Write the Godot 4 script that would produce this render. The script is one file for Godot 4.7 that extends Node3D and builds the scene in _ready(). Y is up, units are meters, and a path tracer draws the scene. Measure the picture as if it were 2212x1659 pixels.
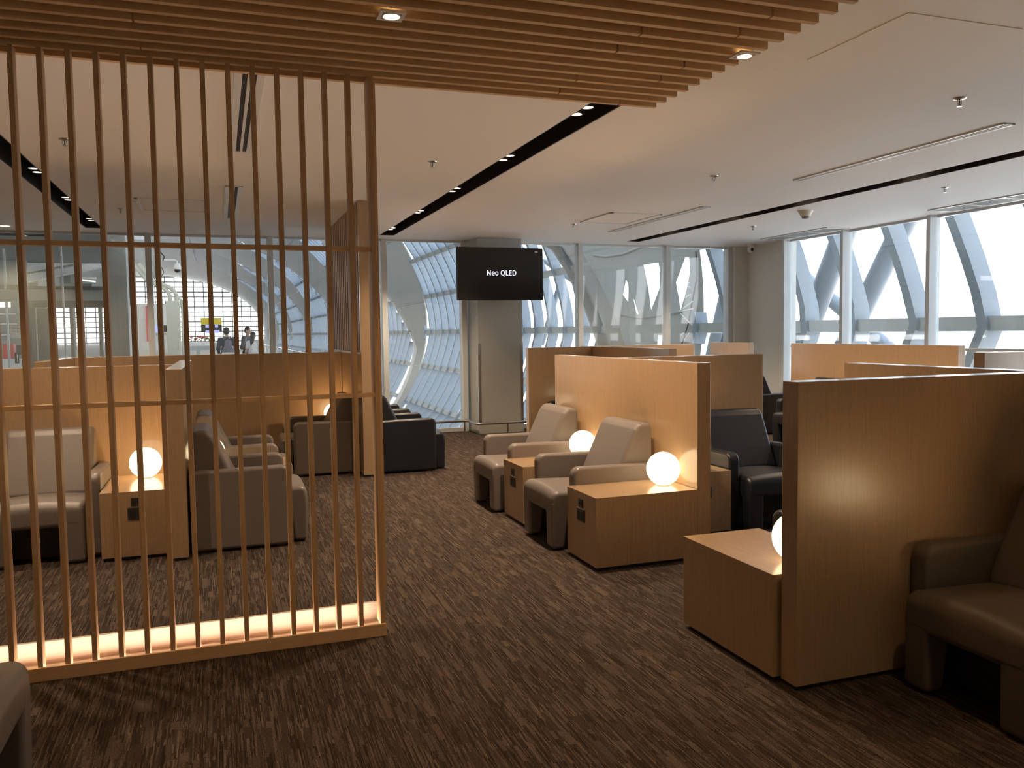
extends Node3D
# An airport lounge: slatted screen and canopy in front, bays of armchairs between low partitions, glazing to a vaulted concourse behind.

var used := {}
var m := {}
var rng := RandomNumberGenerator.new()

const SLOT_E := 4.8
const DOWN_E := 0.75
const LED_E := 1.2
const LAMP_E := 0.18
const REAR_LAMP_E := 1.9
const SKY_E := 3.6
const SUN_E := 12.0

func _ready() -> void:
	# camera
	var cam := Camera3D.new()
	cam.name = "camera"
	cam.transform = Transform3D(Basis(Vector3(0.94352917, -0.01374972, 0.331004), Vector3(0.0338826, 0.99790412, -0.05513019), Vector3(-0.32955223, 0.06323222, 0.94201752)), Vector3(0, 1.5, 0))
	cam.fov = 49.516
	cam.near = 0.05
	cam.far = 3000.0
	add_child(cam)
	cam.current = true
	# sky: bright hazy daylight
	var sky := ProceduralSkyMaterial.new()
	sky.sky_top_color = lin(0.62, 0.78, 1.0)
	sky.sky_horizon_color = lin(0.98, 1.0, 1.0)
	sky.sky_curve = 0.12
	sky.ground_bottom_color = lin(0.6, 0.62, 0.62)
	sky.ground_horizon_color = lin(0.98, 1.0, 1.0)
	sky.ground_curve = 0.02
	var env := Environment.new()
	env.background_mode = Environment.BG_SKY
	env.sky = Sky.new()
	env.sky.sky_material = sky
	env.background_energy_multiplier = SKY_E
	env.tonemap_mode = Environment.TONE_MAPPER_LINEAR
	env.tonemap_exposure = 1.35
	env.sdfgi_enabled = true
	env.ssao_enabled = true
	env.ssil_enabled = true
	var we := WorldEnvironment.new()
	we.name = "environment"
	we.environment = env
	add_child(we)
	var sun := DirectionalLight3D.new()
	sun.name = "sun"
	sun.light_color = lin(1.0, 0.95, 0.88)
	sun.light_energy = SUN_E
	sun.light_angular_distance = 0.53
	sun.shadow_enabled = true
	sun.sky_mode = DirectionalLight3D.SKY_MODE_LIGHT_ONLY
	add_child(sun)
	sun.look_at_from_position(Vector3(-90, 80, 25), Vector3.ZERO, Vector3.UP)
	materials()
	shell()
	concourse()
	slatted_screen()
	canopy()
	partitions()
	ribbed_wall()
	pillar()
	seating()
	ceiling_fittings()
	lobby()
	people()

# ---------------------------------------------------------------- names, things, parts
func numbered(called: String) -> String:
	var n: int = used.get(called, 0)
	used[called] = n + 1
	return called if n == 0 else "%s_%03d" % [called, n]

func tag(o: Node3D, label: String, category: String, group := "") -> Node3D:
	o.set_meta("label", label)
	o.set_meta("category", category)
	if group != "":
		o.set_meta("group", group)
	return o

func thing(called: String, label: String, category: String, at := Vector3.ZERO, turn := 0.0, group := "") -> Node3D:
	var o := Node3D.new()
	o.name = numbered(called)
	o.position = at
	o.rotation.y = turn
	add_child(o)
	tag(o, label, category, group)
	return o

func mesh_of(st: SurfaceTool) -> ArrayMesh:
	st.index()
	return st.commit()

func put(called: String, mesh: Mesh, material: Material, parent: Node = null) -> MeshInstance3D:
	var o := MeshInstance3D.new()
	o.mesh = mesh
	o.material_override = material
	if parent == null:
		o.name = numbered(called)
		add_child(o)
	else:
		o.name = called
		parent.add_child(o, true)
	return o

func part(called: String, st: SurfaceTool, material: Material, parent: Node = null) -> MeshInstance3D:
	return put(called, mesh_of(st), material, parent)

func struct(called: String, st: SurfaceTool, material: Material, label: String, category: String) -> MeshInstance3D:
	var o := part(called, st, material)
	tag(o, label, category)
	o.set_meta("kind", "structure")
	return o

func copy_of(o: Node3D, called: String, label: String, at: Vector3, turn: float, group: String) -> Node3D:
	var c: Node3D = o.duplicate()
	c.name = numbered(called)
	add_child(c)
	c.position = at
	c.rotation.y = turn
	c.set_meta("label", label)
	if group != "":
		c.set_meta("group", group)
	return c

# ---------------------------------------------------------------- mesh helpers
func st0() -> SurfaceTool:
	var st := SurfaceTool.new()
	st.begin(Mesh.PRIMITIVE_TRIANGLES)
	return st

func tri(st: SurfaceTool, a: Vector3, b: Vector3, c: Vector3, na: Vector3, nb: Vector3, nc: Vector3) -> void:
	if (b - a).cross(c - a).dot(na + nb + nc) > 0.0:
		var t := b
		b = c
		c = t
		t = nb
		nb = nc
		nc = t
	st.set_normal(na); st.add_vertex(a)
	st.set_normal(nb); st.add_vertex(b)
	st.set_normal(nc); st.add_vertex(c)

func quad(st: SurfaceTool, a: Vector3, b: Vector3, c: Vector3, d: Vector3, n: Vector3) -> void:
	tri(st, a, b, c, n, n, n)
	tri(st, a, c, d, n, n, n)

func squad(st: SurfaceTool, a: Vector3, b: Vector3, c: Vector3, d: Vector3, na: Vector3, nb: Vector3, nc: Vector3, nd: Vector3) -> void:
	tri(st, a, b, c, na, nb, nc)
	tri(st, a, c, d, na, nc, nd)

# a box between two corners, its edges rounded by r
func box(st: SurfaceTool, lo: Vector3, hi: Vector3, r := 0.0, seg := 1) -> SurfaceTool:
	var a := Vector3(minf(lo.x, hi.x), minf(lo.y, hi.y), minf(lo.z, hi.z))
	var b := Vector3(maxf(lo.x, hi.x), maxf(lo.y, hi.y), maxf(lo.z, hi.z))
	var c := (a + b) * 0.5
	var h := (b - a) * 0.5
	r = minf(r, minf(h.x, minf(h.y, h.z)))
	for axis in 3:
		for s in [-1.0, 1.0]:
			var u := (axis + 1) % 3
			var v := (axis + 2) % 3
			var n := Vector3.ZERO
			n[axis] = s
			if r <= 0.0:
				var p := [Vector3.ZERO, Vector3.ZERO, Vector3.ZERO, Vector3.ZERO]
				var k := 0
				for q in [[-1, -1], [1, -1], [1, 1], [-1, 1]]:
					var w := Vector3.ZERO
					w[axis] = s * h[axis]
					w[u] = q[0] * h[u]
					w[v] = q[1] * h[v]
					p[k] = c + w
					k += 1
				quad(st, p[0], p[1], p[2], p[3], n)
				continue
			var us := ticks(h[u], r, seg)
			var vs := ticks(h[v], r, seg)
			var pts := []
			var nrm := []
			for x in us:
				for y in vs:
					var q := Vector3.ZERO
					q[axis] = s * h[axis]
					q[u] = x
					q[v] = y
					var inner := Vector3(clampf(q.x, -h.x + r, h.x - r), clampf(q.y, -h.y + r, h.y - r), clampf(q.z, -h.z + r, h.z - r))
					var d := (q - inner).normalized()
					pts.append(c + inner + d * r)
					nrm.append(d)
			var cols := vs.size()
			for i in us.size() - 1:
				for j in cols - 1:
					var k0 := i * cols + j
					squad(st, pts[k0], pts[k0 + cols], pts[k0 + cols + 1], pts[k0 + 1], nrm[k0], nrm[k0 + cols], nrm[k0 + cols + 1], nrm[k0 + 1])
	return st

func ticks(h: float, r: float, seg: int) -> PackedFloat32Array:
	var t := PackedFloat32Array()
	for i in seg + 1:
		t.append(-h + r - r * tan(PI / 4 * (1.0 - float(i) / seg)))
	for i in seg + 1:
		t.append(h - r + r * tan(PI / 4 * float(i) / seg))
	return t

# a box with its own axes: from p to q, with a width across and a height
func bar(st: SurfaceTool, p: Vector3, q: Vector3, width: float, height: float, up := Vector3.UP) -> SurfaceTool:
	var z := (q - p).normalized()
	var x := up.cross(z).normalized() * width / 2
	var y := z.cross(x).normalized() * height / 2
	var e := [p - x - y, p + x - y, p + x + y, p - x + y, q - x - y, q + x - y, q + x + y, q - x + y]
	quad(st, e[0], e[1], e[2], e[3], -z)
	quad(st, e[4], e[5], e[6], e[7], z)
	quad(st, e[0], e[1], e[5], e[4], -y.normalized())
	quad(st, e[3], e[2], e[6], e[7], y.normalized())
	quad(st, e[0], e[3], e[7], e[4], -x.normalized())
	quad(st, e[1], e[2], e[6], e[5], x.normalized())
	return st

func tube(st: SurfaceTool, path: PackedVector3Array, r: float, sides := 10) -> SurfaceTool:
	var rings := []
	var side := Vector3.ZERO
	for i in path.size():
		var d := (path[mini(i + 1, path.size() - 1)] - path[maxi(i - 1, 0)]).normalized()
		if i == 0:
			side = d.cross(Vector3.UP if absf(d.y) < 0.9 else Vector3.RIGHT).normalized()
		side = (side - d * side.dot(d)).normalized()
		var up := side.cross(d)
		var ring := []
		for k in sides:
			var a := TAU * k / sides
			ring.append(side * cos(a) + up * sin(a))
		rings.append(ring)
	for i in path.size() - 1:
		for k in sides:
			var l := (k + 1) % sides
			squad(st, path[i] + rings[i][k] * r, path[i] + rings[i][l] * r, path[i + 1] + rings[i + 1][l] * r, path[i + 1] + rings[i + 1][k] * r, rings[i][k], rings[i][l], rings[i + 1][l], rings[i + 1][k])
	for e in [0, path.size() - 1]:
		var n := (path[e] - path[1 if e == 0 else e - 1]).normalized()
		for k in sides:
			tri(st, path[e], path[e] + rings[e][k] * r, path[e] + rings[e][(k + 1) % sides] * r, n, n, n)
	return st

# profile of (radius, height) pairs turned about the y axis
func lathe(st: SurfaceTool, profile: PackedVector2Array, segs := 24, at := Vector3.ZERO) -> SurfaceTool:
	for i in profile.size() - 1:
		var p := profile[i]
		var q := profile[i + 1]
		var t := (q - p).normalized()
		var n2 := Vector2(t.y, -t.x)
		var np := n2
		var nq := n2
		if i > 0 and (p - profile[i - 1]).normalized().dot(t) > 0.7:
			var t0 := (p - profile[i - 1]).normalized() + t
			np = Vector2(t0.y, -t0.x).normalized()
		if i < profile.size() - 2 and (profile[i + 2] - q).normalized().dot(t) > 0.7:
			var t1 := (profile[i + 2] - q).normalized() + t
			nq = Vector2(t1.y, -t1.x).normalized()
		for k in segs:
			var a := TAU * k / segs
			var b := TAU * (k + 1) / segs
			var ca := Vector3(cos(a), 0, sin(a))
			var cb := Vector3(cos(b), 0, sin(b))
			var P0 := at + ca * p.x + Vector3.UP * p.y
			var P1 := at + cb * p.x + Vector3.UP * p.y
			var Q0 := at + ca * q.x + Vector3.UP * q.y
			var Q1 := at + cb * q.x + Vector3.UP * q.y
			var U := Vector3.UP
			if q.x > 1e-5:
				tri(st, P0, Q0, Q1, ca * np.x + U * np.y, ca * nq.x + U * nq.y, cb * nq.x + U * nq.y)
			if p.x > 1e-5:
				tri(st, P0, Q1, P1, ca * np.x + U * np.y, cb * nq.x + U * nq.y, cb * np.x + U * np.y)
	return st

func ball(st: SurfaceTool, r: float, at: Vector3, squash := 1.0, cut := -1.0) -> SurfaceTool:
	var prof := PackedVector2Array()
	for i in 25:
		var a := -PI / 2 + PI * i / 24
		var y := r * sin(a)
		if y < cut * r:
			continue
		if prof.is_empty() and cut > -1.0:
			prof.append(Vector2(0, y * squash))
		prof.append(Vector2(maxf(r * cos(a), 0.0), y * squash))
	return lathe(st, prof, 36, at)

# corners of a polygon rounded, each by its own radius
func round_poly(pts: Array, radii: Array, seg := 5) -> PackedVector2Array:
	var out := PackedVector2Array()
	var n := pts.size()
	for i in n:
		var p: Vector2 = pts[i]
		var a: Vector2 = (pts[(i + n - 1) % n] - p)
		var b: Vector2 = (pts[(i + 1) % n] - p)
		var r: float = radii[i]
		var half := absf(a.angle_to(b)) / 2
		var d: float = minf(r / tan(half), minf(a.length(), b.length()) * 0.48)
		var r2 := d * tan(half)
		var c := p + (a.normalized() + b.normalized()).normalized() * (r2 / sin(half))
		var s := p + a.normalized() * d - c
		var e := p + b.normalized() * d - c
		var turn := s.angle_to(e)
		for k in seg + 1:
			out.append(c + s.rotated(turn * k / seg))
	return out

# a profile in (z, y) drawn out along x between -hw and hw, its rims rounded by r, the top crowned
func upholster(st: SurfaceTool, prof: PackedVector2Array, hw: float, r: float, x0 := 0.0, crown := 0.0, seg := 4) -> SurfaceTool:
	var n := prof.size()
	var area := 0.0
	for i in n:
		area += prof[i].cross(prof[(i + 1) % n])
	var out := PackedVector2Array()
	var top := -1e9
	var low := 1e9
	for i in n:
		var t := (prof[(i + 1) % n] - prof[(i + n - 1) % n]).normalized()
		out.append(Vector2(t.y, -t.x) * signf(area))
		top = maxf(top, prof[i].y)
		low = minf(low, prof[i].y)
	var rings := []   # [x, inset, lean of the normal along x]
	for k in seg + 1:
		var a := PI / 2 * k / seg
		rings.append([-hw + r * (1 - cos(a)), r * (1 - cos(PI / 2 - a)), -cos(a)])
	if crown > 0:
		for k in range(1, 6):
			rings.append([lerpf(-hw + r, hw - r, k / 6.0), 0.0, 0.0])
	for k in seg + 1:
		var a := PI / 2 * (1.0 - float(k) / seg)
		rings.append([hw - r * (1 - cos(a)), r * (1 - cos(PI / 2 - a)), cos(a)])
	var P := []
	var N := []
	for g in rings:
		var rp := []
		var rn := []
		for i in n:
			var q: Vector2 = prof[i] - out[i] * g[1]
			if crown > 0 and top > low:
				q.y += crown * (1 - pow(g[0] / hw, 2)) * smoothstep(0.5, 1.0, (q.y - low) / (top - low))
			rp.append(Vector3(x0 + g[0], q.y, q.x))
			var s := sqrt(maxf(0.0, 1 - g[2] * g[2]))
			rn.append(Vector3(g[2], out[i].y * s, out[i].x * s))
		P.append(rp)
		N.append(rn)
	for k in rings.size() - 1:
		for i in n:
			var j := (i + 1) % n
			squad(st, P[k][i], P[k][j], P[k + 1][j], P[k + 1][i], N[k][i], N[k][j], N[k + 1][j], N[k + 1][i])
	for e in [0, rings.size() - 1]:
		var flat := PackedVector2Array()
		for i in n:
			flat.append(Vector2(P[e][i].z, P[e][i].y))
		var id := Geometry2D.triangulate_polygon(flat)
		var nn := Vector3(-1 if e == 0 else 1, 0, 0)
		for i in range(0, id.size(), 3):
			tri(st, P[e][id[i]], P[e][id[i + 1]], P[e][id[i + 2]], nn, nn, nn)
	return st

# ---------------------------------------------------------------- materials
func lin(r: float, g: float, b: float) -> Color:
	return Color(r, g, b).linear_to_srgb()

func mat(called: String, c: Color, rough := 0.6, metal := 0.0, spec := 0.5) -> StandardMaterial3D:
	var a := StandardMaterial3D.new()
	a.resource_name = called
	a.albedo_color = c
	a.roughness = rough
	a.metallic = metal
	a.metallic_specular = spec
	m[called] = a
	return a

func glow(called: String, c: Color, e: float) -> StandardMaterial3D:
	var a := mat(called, Color(0.8, 0.8, 0.8), 0.5)
	a.emission_enabled = true
	a.emission = c
	a.emission_energy_multiplier = e
	return a

func grain_texture(upright: bool, seed_: int) -> ImageTexture:
	rng.seed = seed_
	var im := Image.create_empty(512, 512, false, Image.FORMAT_RGB8)
	im.fill(Color(0.93, 0.93, 0.93))
	for i in 9000:
		var w := rng.randi_range(1, 2) if i > 700 else rng.randi_range(6, 26)
		var l := rng.randi_range(30, 260) if i > 700 else rng.randi_range(260, 512)
		var v := 0.93 + rng.randf_range(-0.05, 0.05) if i > 700 else 0.93 + rng.randf_range(-0.03, 0.03)
		var c := Color(v, v * rng.randf_range(0.985, 1.0), v * rng.randf_range(0.96, 1.0))
		var x := rng.randi_range(0, 511)
		var y := rng.randi_range(0, 511)
		for wrap in [0, 512]:
			var rc := Rect2i(x, y - wrap, w, l) if upright else Rect2i(y - wrap, x, l, w)
			im.fill_rect(rc.intersection(Rect2i(0, 0, 512, 512)), c)
	return ImageTexture.create_from_image(im)

func wood(called: String, c: Color, upright: bool, seed_: int, rough := 0.36) -> StandardMaterial3D:
	var a := mat(called, c, rough, 0.0, 0.5)
	a.albedo_texture = grain_texture(upright, seed_)
	a.uv1_triplanar = true
	a.uv1_scale = Vector3(1.7, 1.7, 1.7)
	a.uv1_triplanar_sharpness = 8.0
	return a

func carpet_material() -> void:
	rng.seed = 77
	var W := 1024
	var H := 2048
	var im := Image.create_empty(W, H, false, Image.FORMAT_RGB8)
	var dark := Color(0.272, 0.225, 0.192)
	var light := Color(0.49, 0.425, 0.37)
	im.fill(dark.lerp(light, 0.4))
	for i in 72000:
		var w := 0
		var l := 0
		var t := rng.randf()
		if i < 1600:
			w = rng.randi_range(8, 24)
			l = rng.randi_range(60, 220)
			t = 0.2 + 0.4 * t
		elif i < 70000:
			w = rng.randi_range(1, 3)
			l = rng.randi_range(24, 120)
			t = t * 1.1 if rng.randf() < 0.55 else -0.25
		else:
			w = rng.randi_range(7, 15)
			l = rng.randi_range(30, 110)
			t = 0.45 + 0.35 * t if rng.randf() < 0.55 else 0.15
			if rng.randf() < 0.75:
				continue
		var c := dark.lerp(light, t)
		c = c.lerp(Color(0.34, 0.31, 0.29), rng.randf() * 0.5)
		var x := rng.randi_range(-4, W - 1)
		var y := rng.randi_range(0, H - 1)
		im.fill_rect(Rect2i(x, y, w, l).intersection(Rect2i(0, 0, W, H)), c)
		if y + l > H:
			im.fill_rect(Rect2i(x, 0, w, y + l - H).intersection(Rect2i(0, 0, W, H)), c)
	var a := mat("carpet", Color(1, 1, 1), 1.0, 0.0, 0.2)
	a.albedo_texture = ImageTexture.create_from_image(im)
	a.uv1_triplanar = true
	a.uv1_world_triplanar = true
	a.uv1_scale = Vector3(0.5, 0.5, 0.25)
	var n := FastNoiseLite.new()
	n.noise_type = FastNoiseLite.TYPE_SIMPLEX
	n.frequency = 0.11
	n.seed = 5
	var nt := NoiseTexture2D.new()
	nt.width = 512
	nt.height = 512
	nt.seamless = true
	nt.noise = n
	var ramp := Gradient.new()
	ramp.set_color(0, Color(0.62, 0.62, 0.62))
	ramp.set_color(1, Color(1, 1, 1))
	nt.color_ramp = ramp
	a.detail_enabled = true
	a.detail_albedo = nt
	a.detail_blend_mode = BaseMaterial3D.BLEND_MODE_MUL
	a.detail_uv_layer = BaseMaterial3D.DETAIL_UV_2
	a.uv2_triplanar = true
	a.uv2_world_triplanar = true
	a.uv2_scale = Vector3(1.9, 1.9, 1.9)

func leather(called: String, c: Color, rough: float) -> void:
	var a := mat(called, c, rough, 0.0, 0.45)
	if not m.has("leather_noise"):
		var n := FastNoiseLite.new()
		n.noise_type = FastNoiseLite.TYPE_CELLULAR
		n.frequency = 0.06
		n.seed = 9
		var nt := NoiseTexture2D.new()
		nt.width = 256
		nt.height = 256
		nt.seamless = true
		nt.noise = n
		nt.as_normal_map = true
		nt.bump_strength = 2.0
		m["leather_noise"] = nt
	a.normal_enabled = true
	a.normal_texture = m["leather_noise"]
	a.normal_scale = 0.22
	a.uv1_triplanar = true
	a.uv1_scale = Vector3(7, 7, 7)

func materials() -> void:
	wood("wood", lin(0.41, 0.275, 0.16), true, 11, 0.30)
	wood("wood_table", lin(0.42, 0.285, 0.165), true, 13, 0.26)
	wood("wood_slat", lin(0.55, 0.36, 0.19), true, 17, 0.5)
	wood("wood_beam", lin(0.72, 0.48, 0.26), false, 19, 0.55)
	for k in ["wood", "wood_table"]:
		m[k].clearcoat_enabled = true
		m[k].clearcoat = 0.7
		m[k].clearcoat_roughness = 0.15
	wood("plinth_lining", lin(0.66, 0.53, 0.43), false, 23, 0.5)
	carpet_material()
	leather("taupe", lin(0.150, 0.128, 0.114), 0.42)
	leather("navy", lin(0.012, 0.0135, 0.018), 0.36)
	leather("brown", lin(0.10, 0.078, 0.058), 0.45)  # taupe leather darkened, shade put into the colour of two armchairs
	mat("plaster", lin(0.83, 0.80, 0.76), 0.62, 0.0, 0.35)
	mat("hatch", lin(0.80, 0.74, 0.68), 0.6)
	mat("wall_paint", lin(0.66, 0.66, 0.62), 0.6)
	mat("pillar_paint", lin(0.36, 0.36, 0.32), 0.5)
	mat("black", lin(0.012, 0.011, 0.010), 0.6)
	mat("trough_black", lin(0.020, 0.016, 0.013), 0.35)
	mat("plate", lin(0.03, 0.025, 0.022), 0.35)
	mat("frame", lin(0.58, 0.62, 0.64), 0.4, 0.0)
	mat("frame_dark", lin(0.17, 0.16, 0.14), 0.4, 0.2)
	mat("steel", lin(0.55, 0.53, 0.50), 0.25, 1.0)
	mat("white_metal", lin(0.72, 0.71, 0.68), 0.35)
	mat("white_paint", lin(0.80, 0.80, 0.78), 0.5)
	mat("fin", lin(0.16, 0.20, 0.24), 0.45)
	mat("fin_grey", lin(0.36, 0.38, 0.375), 0.5)
	mat("rib", lin(0.33, 0.31, 0.28), 0.5)
	mat("truss", lin(0.15, 0.175, 0.20), 0.5)
	mat("grid", lin(0.2, 0.205, 0.21), 0.5)
	mat("apron", lin(0.50, 0.50, 0.48), 0.9)
	mat("stone", lin(0.38, 0.38, 0.37), 0.5)
	mat("lobby_grey", lin(0.20, 0.215, 0.20), 0.5)
	mat("lobby_dark", lin(0.10, 0.105, 0.10), 0.5)
	mat("lobby_panel", lin(0.30, 0.31, 0.285), 0.5)
	mat("cream", lin(0.66, 0.64, 0.54), 0.5)
	mat("red", lin(0.65, 0.06, 0.08), 0.5)
	mat("yellow", lin(0.80, 0.60, 0.02), 0.5)
	mat("screen", lin(0.012, 0.011, 0.011), 0.12)
	mat("paper", lin(0.72, 0.72, 0.68), 0.7)
	mat("foliage", lin(0.07, 0.16, 0.05), 0.7)
	mat("skin", lin(0.42, 0.25, 0.17), 0.5)
	mat("hair", lin(0.015, 0.013, 0.013), 0.5)
	mat("charcoal_cloth", lin(0.075, 0.08, 0.10), 0.9)
	mat("grey_cloth", lin(0.10, 0.10, 0.105), 0.9)
	mat("white_cloth", lin(0.72, 0.72, 0.74), 0.9)
	mat("black_cloth", lin(0.015, 0.015, 0.017), 0.9)
	mat("bag_cloth", lin(0.20, 0.19, 0.24), 0.9)
	var mb := mat("membrane", lin(0.31, 0.32, 0.30), 0.8, 0.0, 0.2)
	mb.backlight_enabled = true
	mb.backlight = lin(0.03, 0.03, 0.03)
	var g := mat("glass", Color(0.85, 0.92, 0.90, 0.05), 0.02, 0.0, 0.5)
	g.transparency = BaseMaterial3D.TRANSPARENCY_ALPHA
	glow("lamp_globe", lin(1.0, 0.78, 0.46), 2.6)
	glow("downlight_lens", lin(1.0, 0.74, 0.42), 4.0)
	glow("slot_lens", lin(1.0, 0.80, 0.58), 4.0)
	glow("led_strip", lin(1.0, 0.74, 0.60), 2.2)
	glow("screen_text", lin(0.74, 0.70, 1.0), 1.6)
	glow("screen_blue", lin(0.10, 0.16, 0.75), 1.0)
	glow("lobby_glow", lin(0.9, 1.0, 0.85), 0.8)

# ---------------------------------------------------------------- lights
func omni(at: Vector3, c: Color, e: float, size: float) -> void:
	var l := OmniLight3D.new()
	l.name = numbered("lamp_light")
	l.position = at
	l.light_color = c
	l.light_energy = e
	l.light_size = size
	l.omni_range = 30.0
	l.omni_attenuation = 2.0
	l.shadow_enabled = true
	add_child(l)

func spot(at: Vector3, towards: Vector3, c: Color, e: float, angle: float, size: float, soft := 0.6) -> void:
	var l := SpotLight3D.new()
	l.name = numbered("spot_light")
	l.light_color = c
	l.light_energy = e
	l.light_size = size
	l.spot_range = 30.0
	l.spot_attenuation = 2.0
	l.spot_angle = angle
	l.spot_angle_attenuation = soft
	l.shadow_enabled = true
	add_child(l)
	l.look_at_from_position(at, at + towards, Vector3.RIGHT)

func area(at: Vector3, towards: Vector3, size: Vector2, c: Color, e: float) -> void:
	var l := AreaLight3D.new()
	l.name = numbered("strip_light")
	l.area_size = size
	l.light_color = c
	l.light_energy = e
	l.area_range = 20.0
	l.area_attenuation = 2.0
	l.shadow_enabled = true
	add_child(l)
	l.look_at_from_position(at, at + towards, Vector3.BACK if absf(towards.y) > 0.5 else Vector3.UP)

# ---------------------------------------------------------------- the shell of the lounge
const CEIL := 2.856
const BACK := -12.1
const RIGHT := 8.42

func shell() -> void:
	struct("floor", box(st0(), Vector3(-6.2, -0.3, BACK - 0.15), Vector3(RIGHT + 0.2, 0, 3.2)), m.carpet, "dark brown carpet with taupe streaks running towards the far glass wall", "floor")
	# ceiling, with three slots left open for the recessed lights
	var st := st0()
	var cuts := [-6.2, -1.53, -1.33, 2.14, 2.35, 5.97, 6.19, RIGHT + 0.2]
	for k in [0, 2, 4, 6]:
		box(st, Vector3(cuts[k], CEIL, BACK - 0.15), Vector3(cuts[k + 1], 3.2, 3.2))
	for k in [1, 3, 5]:
		box(st, Vector3(cuts[k], CEIL, BACK - 0.15), Vector3(cuts[k + 1], 3.2, -11.62))
		box(st, Vector3(cuts[k], CEIL, -3.2), Vector3(cuts[k + 1], 3.2, 3.2))
	struct("ceiling", st, m.plaster, "smooth off-white plaster ceiling crossed by dark light slots", "ceiling")
	struct("wall_left", box(st0(), Vector3(-6.4, 0, BACK - 0.15), Vector3(-6.2, 3.2, 3.4)), m.wall_paint, "plain wall on the far left of the lounge", "wall")
	struct("wall_rear", box(st0(), Vector3(-6.4, 0, 3.2), Vector3(RIGHT + 0.4, 3.2, 3.4)), m.wall_paint, "plain wall behind the camera", "wall")
	struct("wall_right", box(box(st0(), Vector3(RIGHT, 0, BACK - 0.15), Vector3(RIGHT + 0.2, 3.2, -10.99)), Vector3(RIGHT, 0, -2.6), Vector3(RIGHT + 0.2, 3.2, 3.4)), m.wall_paint, "short pale wall between the corner and the right-hand windows", "wall")
	struct("wall_back", box(box(st0(), Vector3(8.16, 0, BACK - 0.15), Vector3(RIGHT, 3.2, BACK + 0.13)), Vector3(-6.4, 0, BACK - 0.15), Vector3(-5.3, 3.2, BACK + 0.1)), m.wall_paint, "narrow olive grey wall strip in the far right corner", "wall")
	# light slots
	var slots := [[-1.53, -1.33, "dark recessed light slot in the ceiling left of the screen, seen through its slats", -1.385, 2.875], [2.14, 2.35, "dark recessed ceiling slot with paired lamps running from the slat canopy towards the pillar", 2.187, 2.868], [5.97, 6.19, "long dark ceiling slot nearest the right-hand windows, lamps hidden inside", 6.03, 2.93]]
	for s in slots:
		var t := thing("light_slot", s[2], "light slot", Vector3((s[0] + s[1]) / 2, CEIL, -7.4), 0.0, "light slots in the ceiling")
		var w: float = (s[1] - s[0]) / 2 - 0.001
		var a := st0()
		box(a, Vector3(-w, 0.27, -4.21), Vector3(w, 0.29, 4.19))
		box(a, Vector3(-w, 0.001, -4.21), Vector3(-w + 0.008, 0.27, 4.19))
		box(a, Vector3(w - 0.008, 0.001, -4.21), Vector3(w, 0.27, 4.19))
		box(a, Vector3(-w, 0.001, -4.219), Vector3(w, 0.27, -4.21))
		part("trough", a, m.trough_black, t)
		for z in [-4.86, -6.32, -7.86, -9.37, -10.97]:
			for d in [-0.085, 0.085]:
				var at := Vector3(s[3], s[4], z + d)
				var b := st0()
				lathe(b, PackedVector2Array([Vector2(0.037, 0.0), Vector2(0.044, 0.0), Vector2(0.044, 0.10), Vector2(0.0, 0.10)]), 16, at - t.position)
				var h := part("lamp_housing", b, m.black, t)
				part("lamp_lens", lathe(st0(), PackedVector2Array([Vector2(0.0, 0.003), Vector2(0.038, 0.003), Vector2(0.038, 0.012)]), 16, at - t.position), m.slot_lens, h)
			spot(Vector3(s[3], s[4] - 0.004, z), Vector3.DOWN, lin(1.0, 0.74, 0.50), SLOT_E * (0.6 if s[0] < 0 else 1.0), 58, 0.05, 0.7)
	for x in [-4.5, -2.2, 0.1, 2.4, 4.7, 7.0]:  # lamps out of view, placed to light faces turned towards the camera
		var wd := thing("unseen_rear_lamp", "unseen lamp behind the camera, placed to light the faces turned to the camera", "downlight", Vector3(x, CEIL, 2.0), 0.0, "unseen lamps behind the camera")
		part("ring", lathe(st0(), PackedVector2Array([Vector2(0.05, 0), Vector2(0.075, 0), Vector2(0.07, -0.008), Vector2(0.05, -0.008), Vector2(0.05, 0)]), 24), m.white_metal, wd)
		part("lens", lathe(st0(), PackedVector2Array([Vector2(0, -0.001), Vector2(0.05, -0.001), Vector2(0.05, -0.005), Vector2(0, -0.005)]), 24), m.slot_lens, wd)
		spot(Vector3(x, CEIL - 0.02, 2.0), Vector3(0, -1.0, 0.95), lin(1.0, 0.76, 0.52), REAR_LAMP_E, 55, 0.06)
	# glazing to the concourse
	var xs := [-5.26, -2.68, -0.85, 0.70, 2.28, 3.475]
	var n := 1
	for k in 5:
		window_bay(n, Vector3(xs[k] + 0.04, 0, BACK), Vector3(xs[k + 1] - 0.04, 0, BACK), "floor-to-ceiling glass pane facing the concourse, %s" % ["far left behind the wooden screen", "left behind the screen by the lift doors", "behind the screen in front of the end wall grid", "behind the ribbed wooden wall", "left of the grey pillar"][k])
		n += 1
	for k in [[4.27, 5.38, "right of the grey pillar"], [5.38, 6.94, "with the curved steel rib behind it"], [6.94, 8.16, "beside the corner strip of wall"]]:
		window_bay(n, Vector3(k[0] + 0.04, 0, BACK), Vector3(k[1] - 0.04, 0, BACK), "floor-to-ceiling glass pane facing the concourse, " + k[2])
		n += 1
	var zs := [-10.9, -9.61, -8.09, -6.55, -5.0, -2.6]
	for k in 5:
		window_bay(n, Vector3(RIGHT, 0, zs[k] + 0.05), Vector3(RIGHT, 0, zs[k + 1] - 0.05), "tall right-hand window overlooking the apron, %s" % ["nearest the corner", "second from the corner", "third from the corner with the sill rail in view", "fourth from the corner", "nearest the camera"][k])
		n += 1
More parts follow.
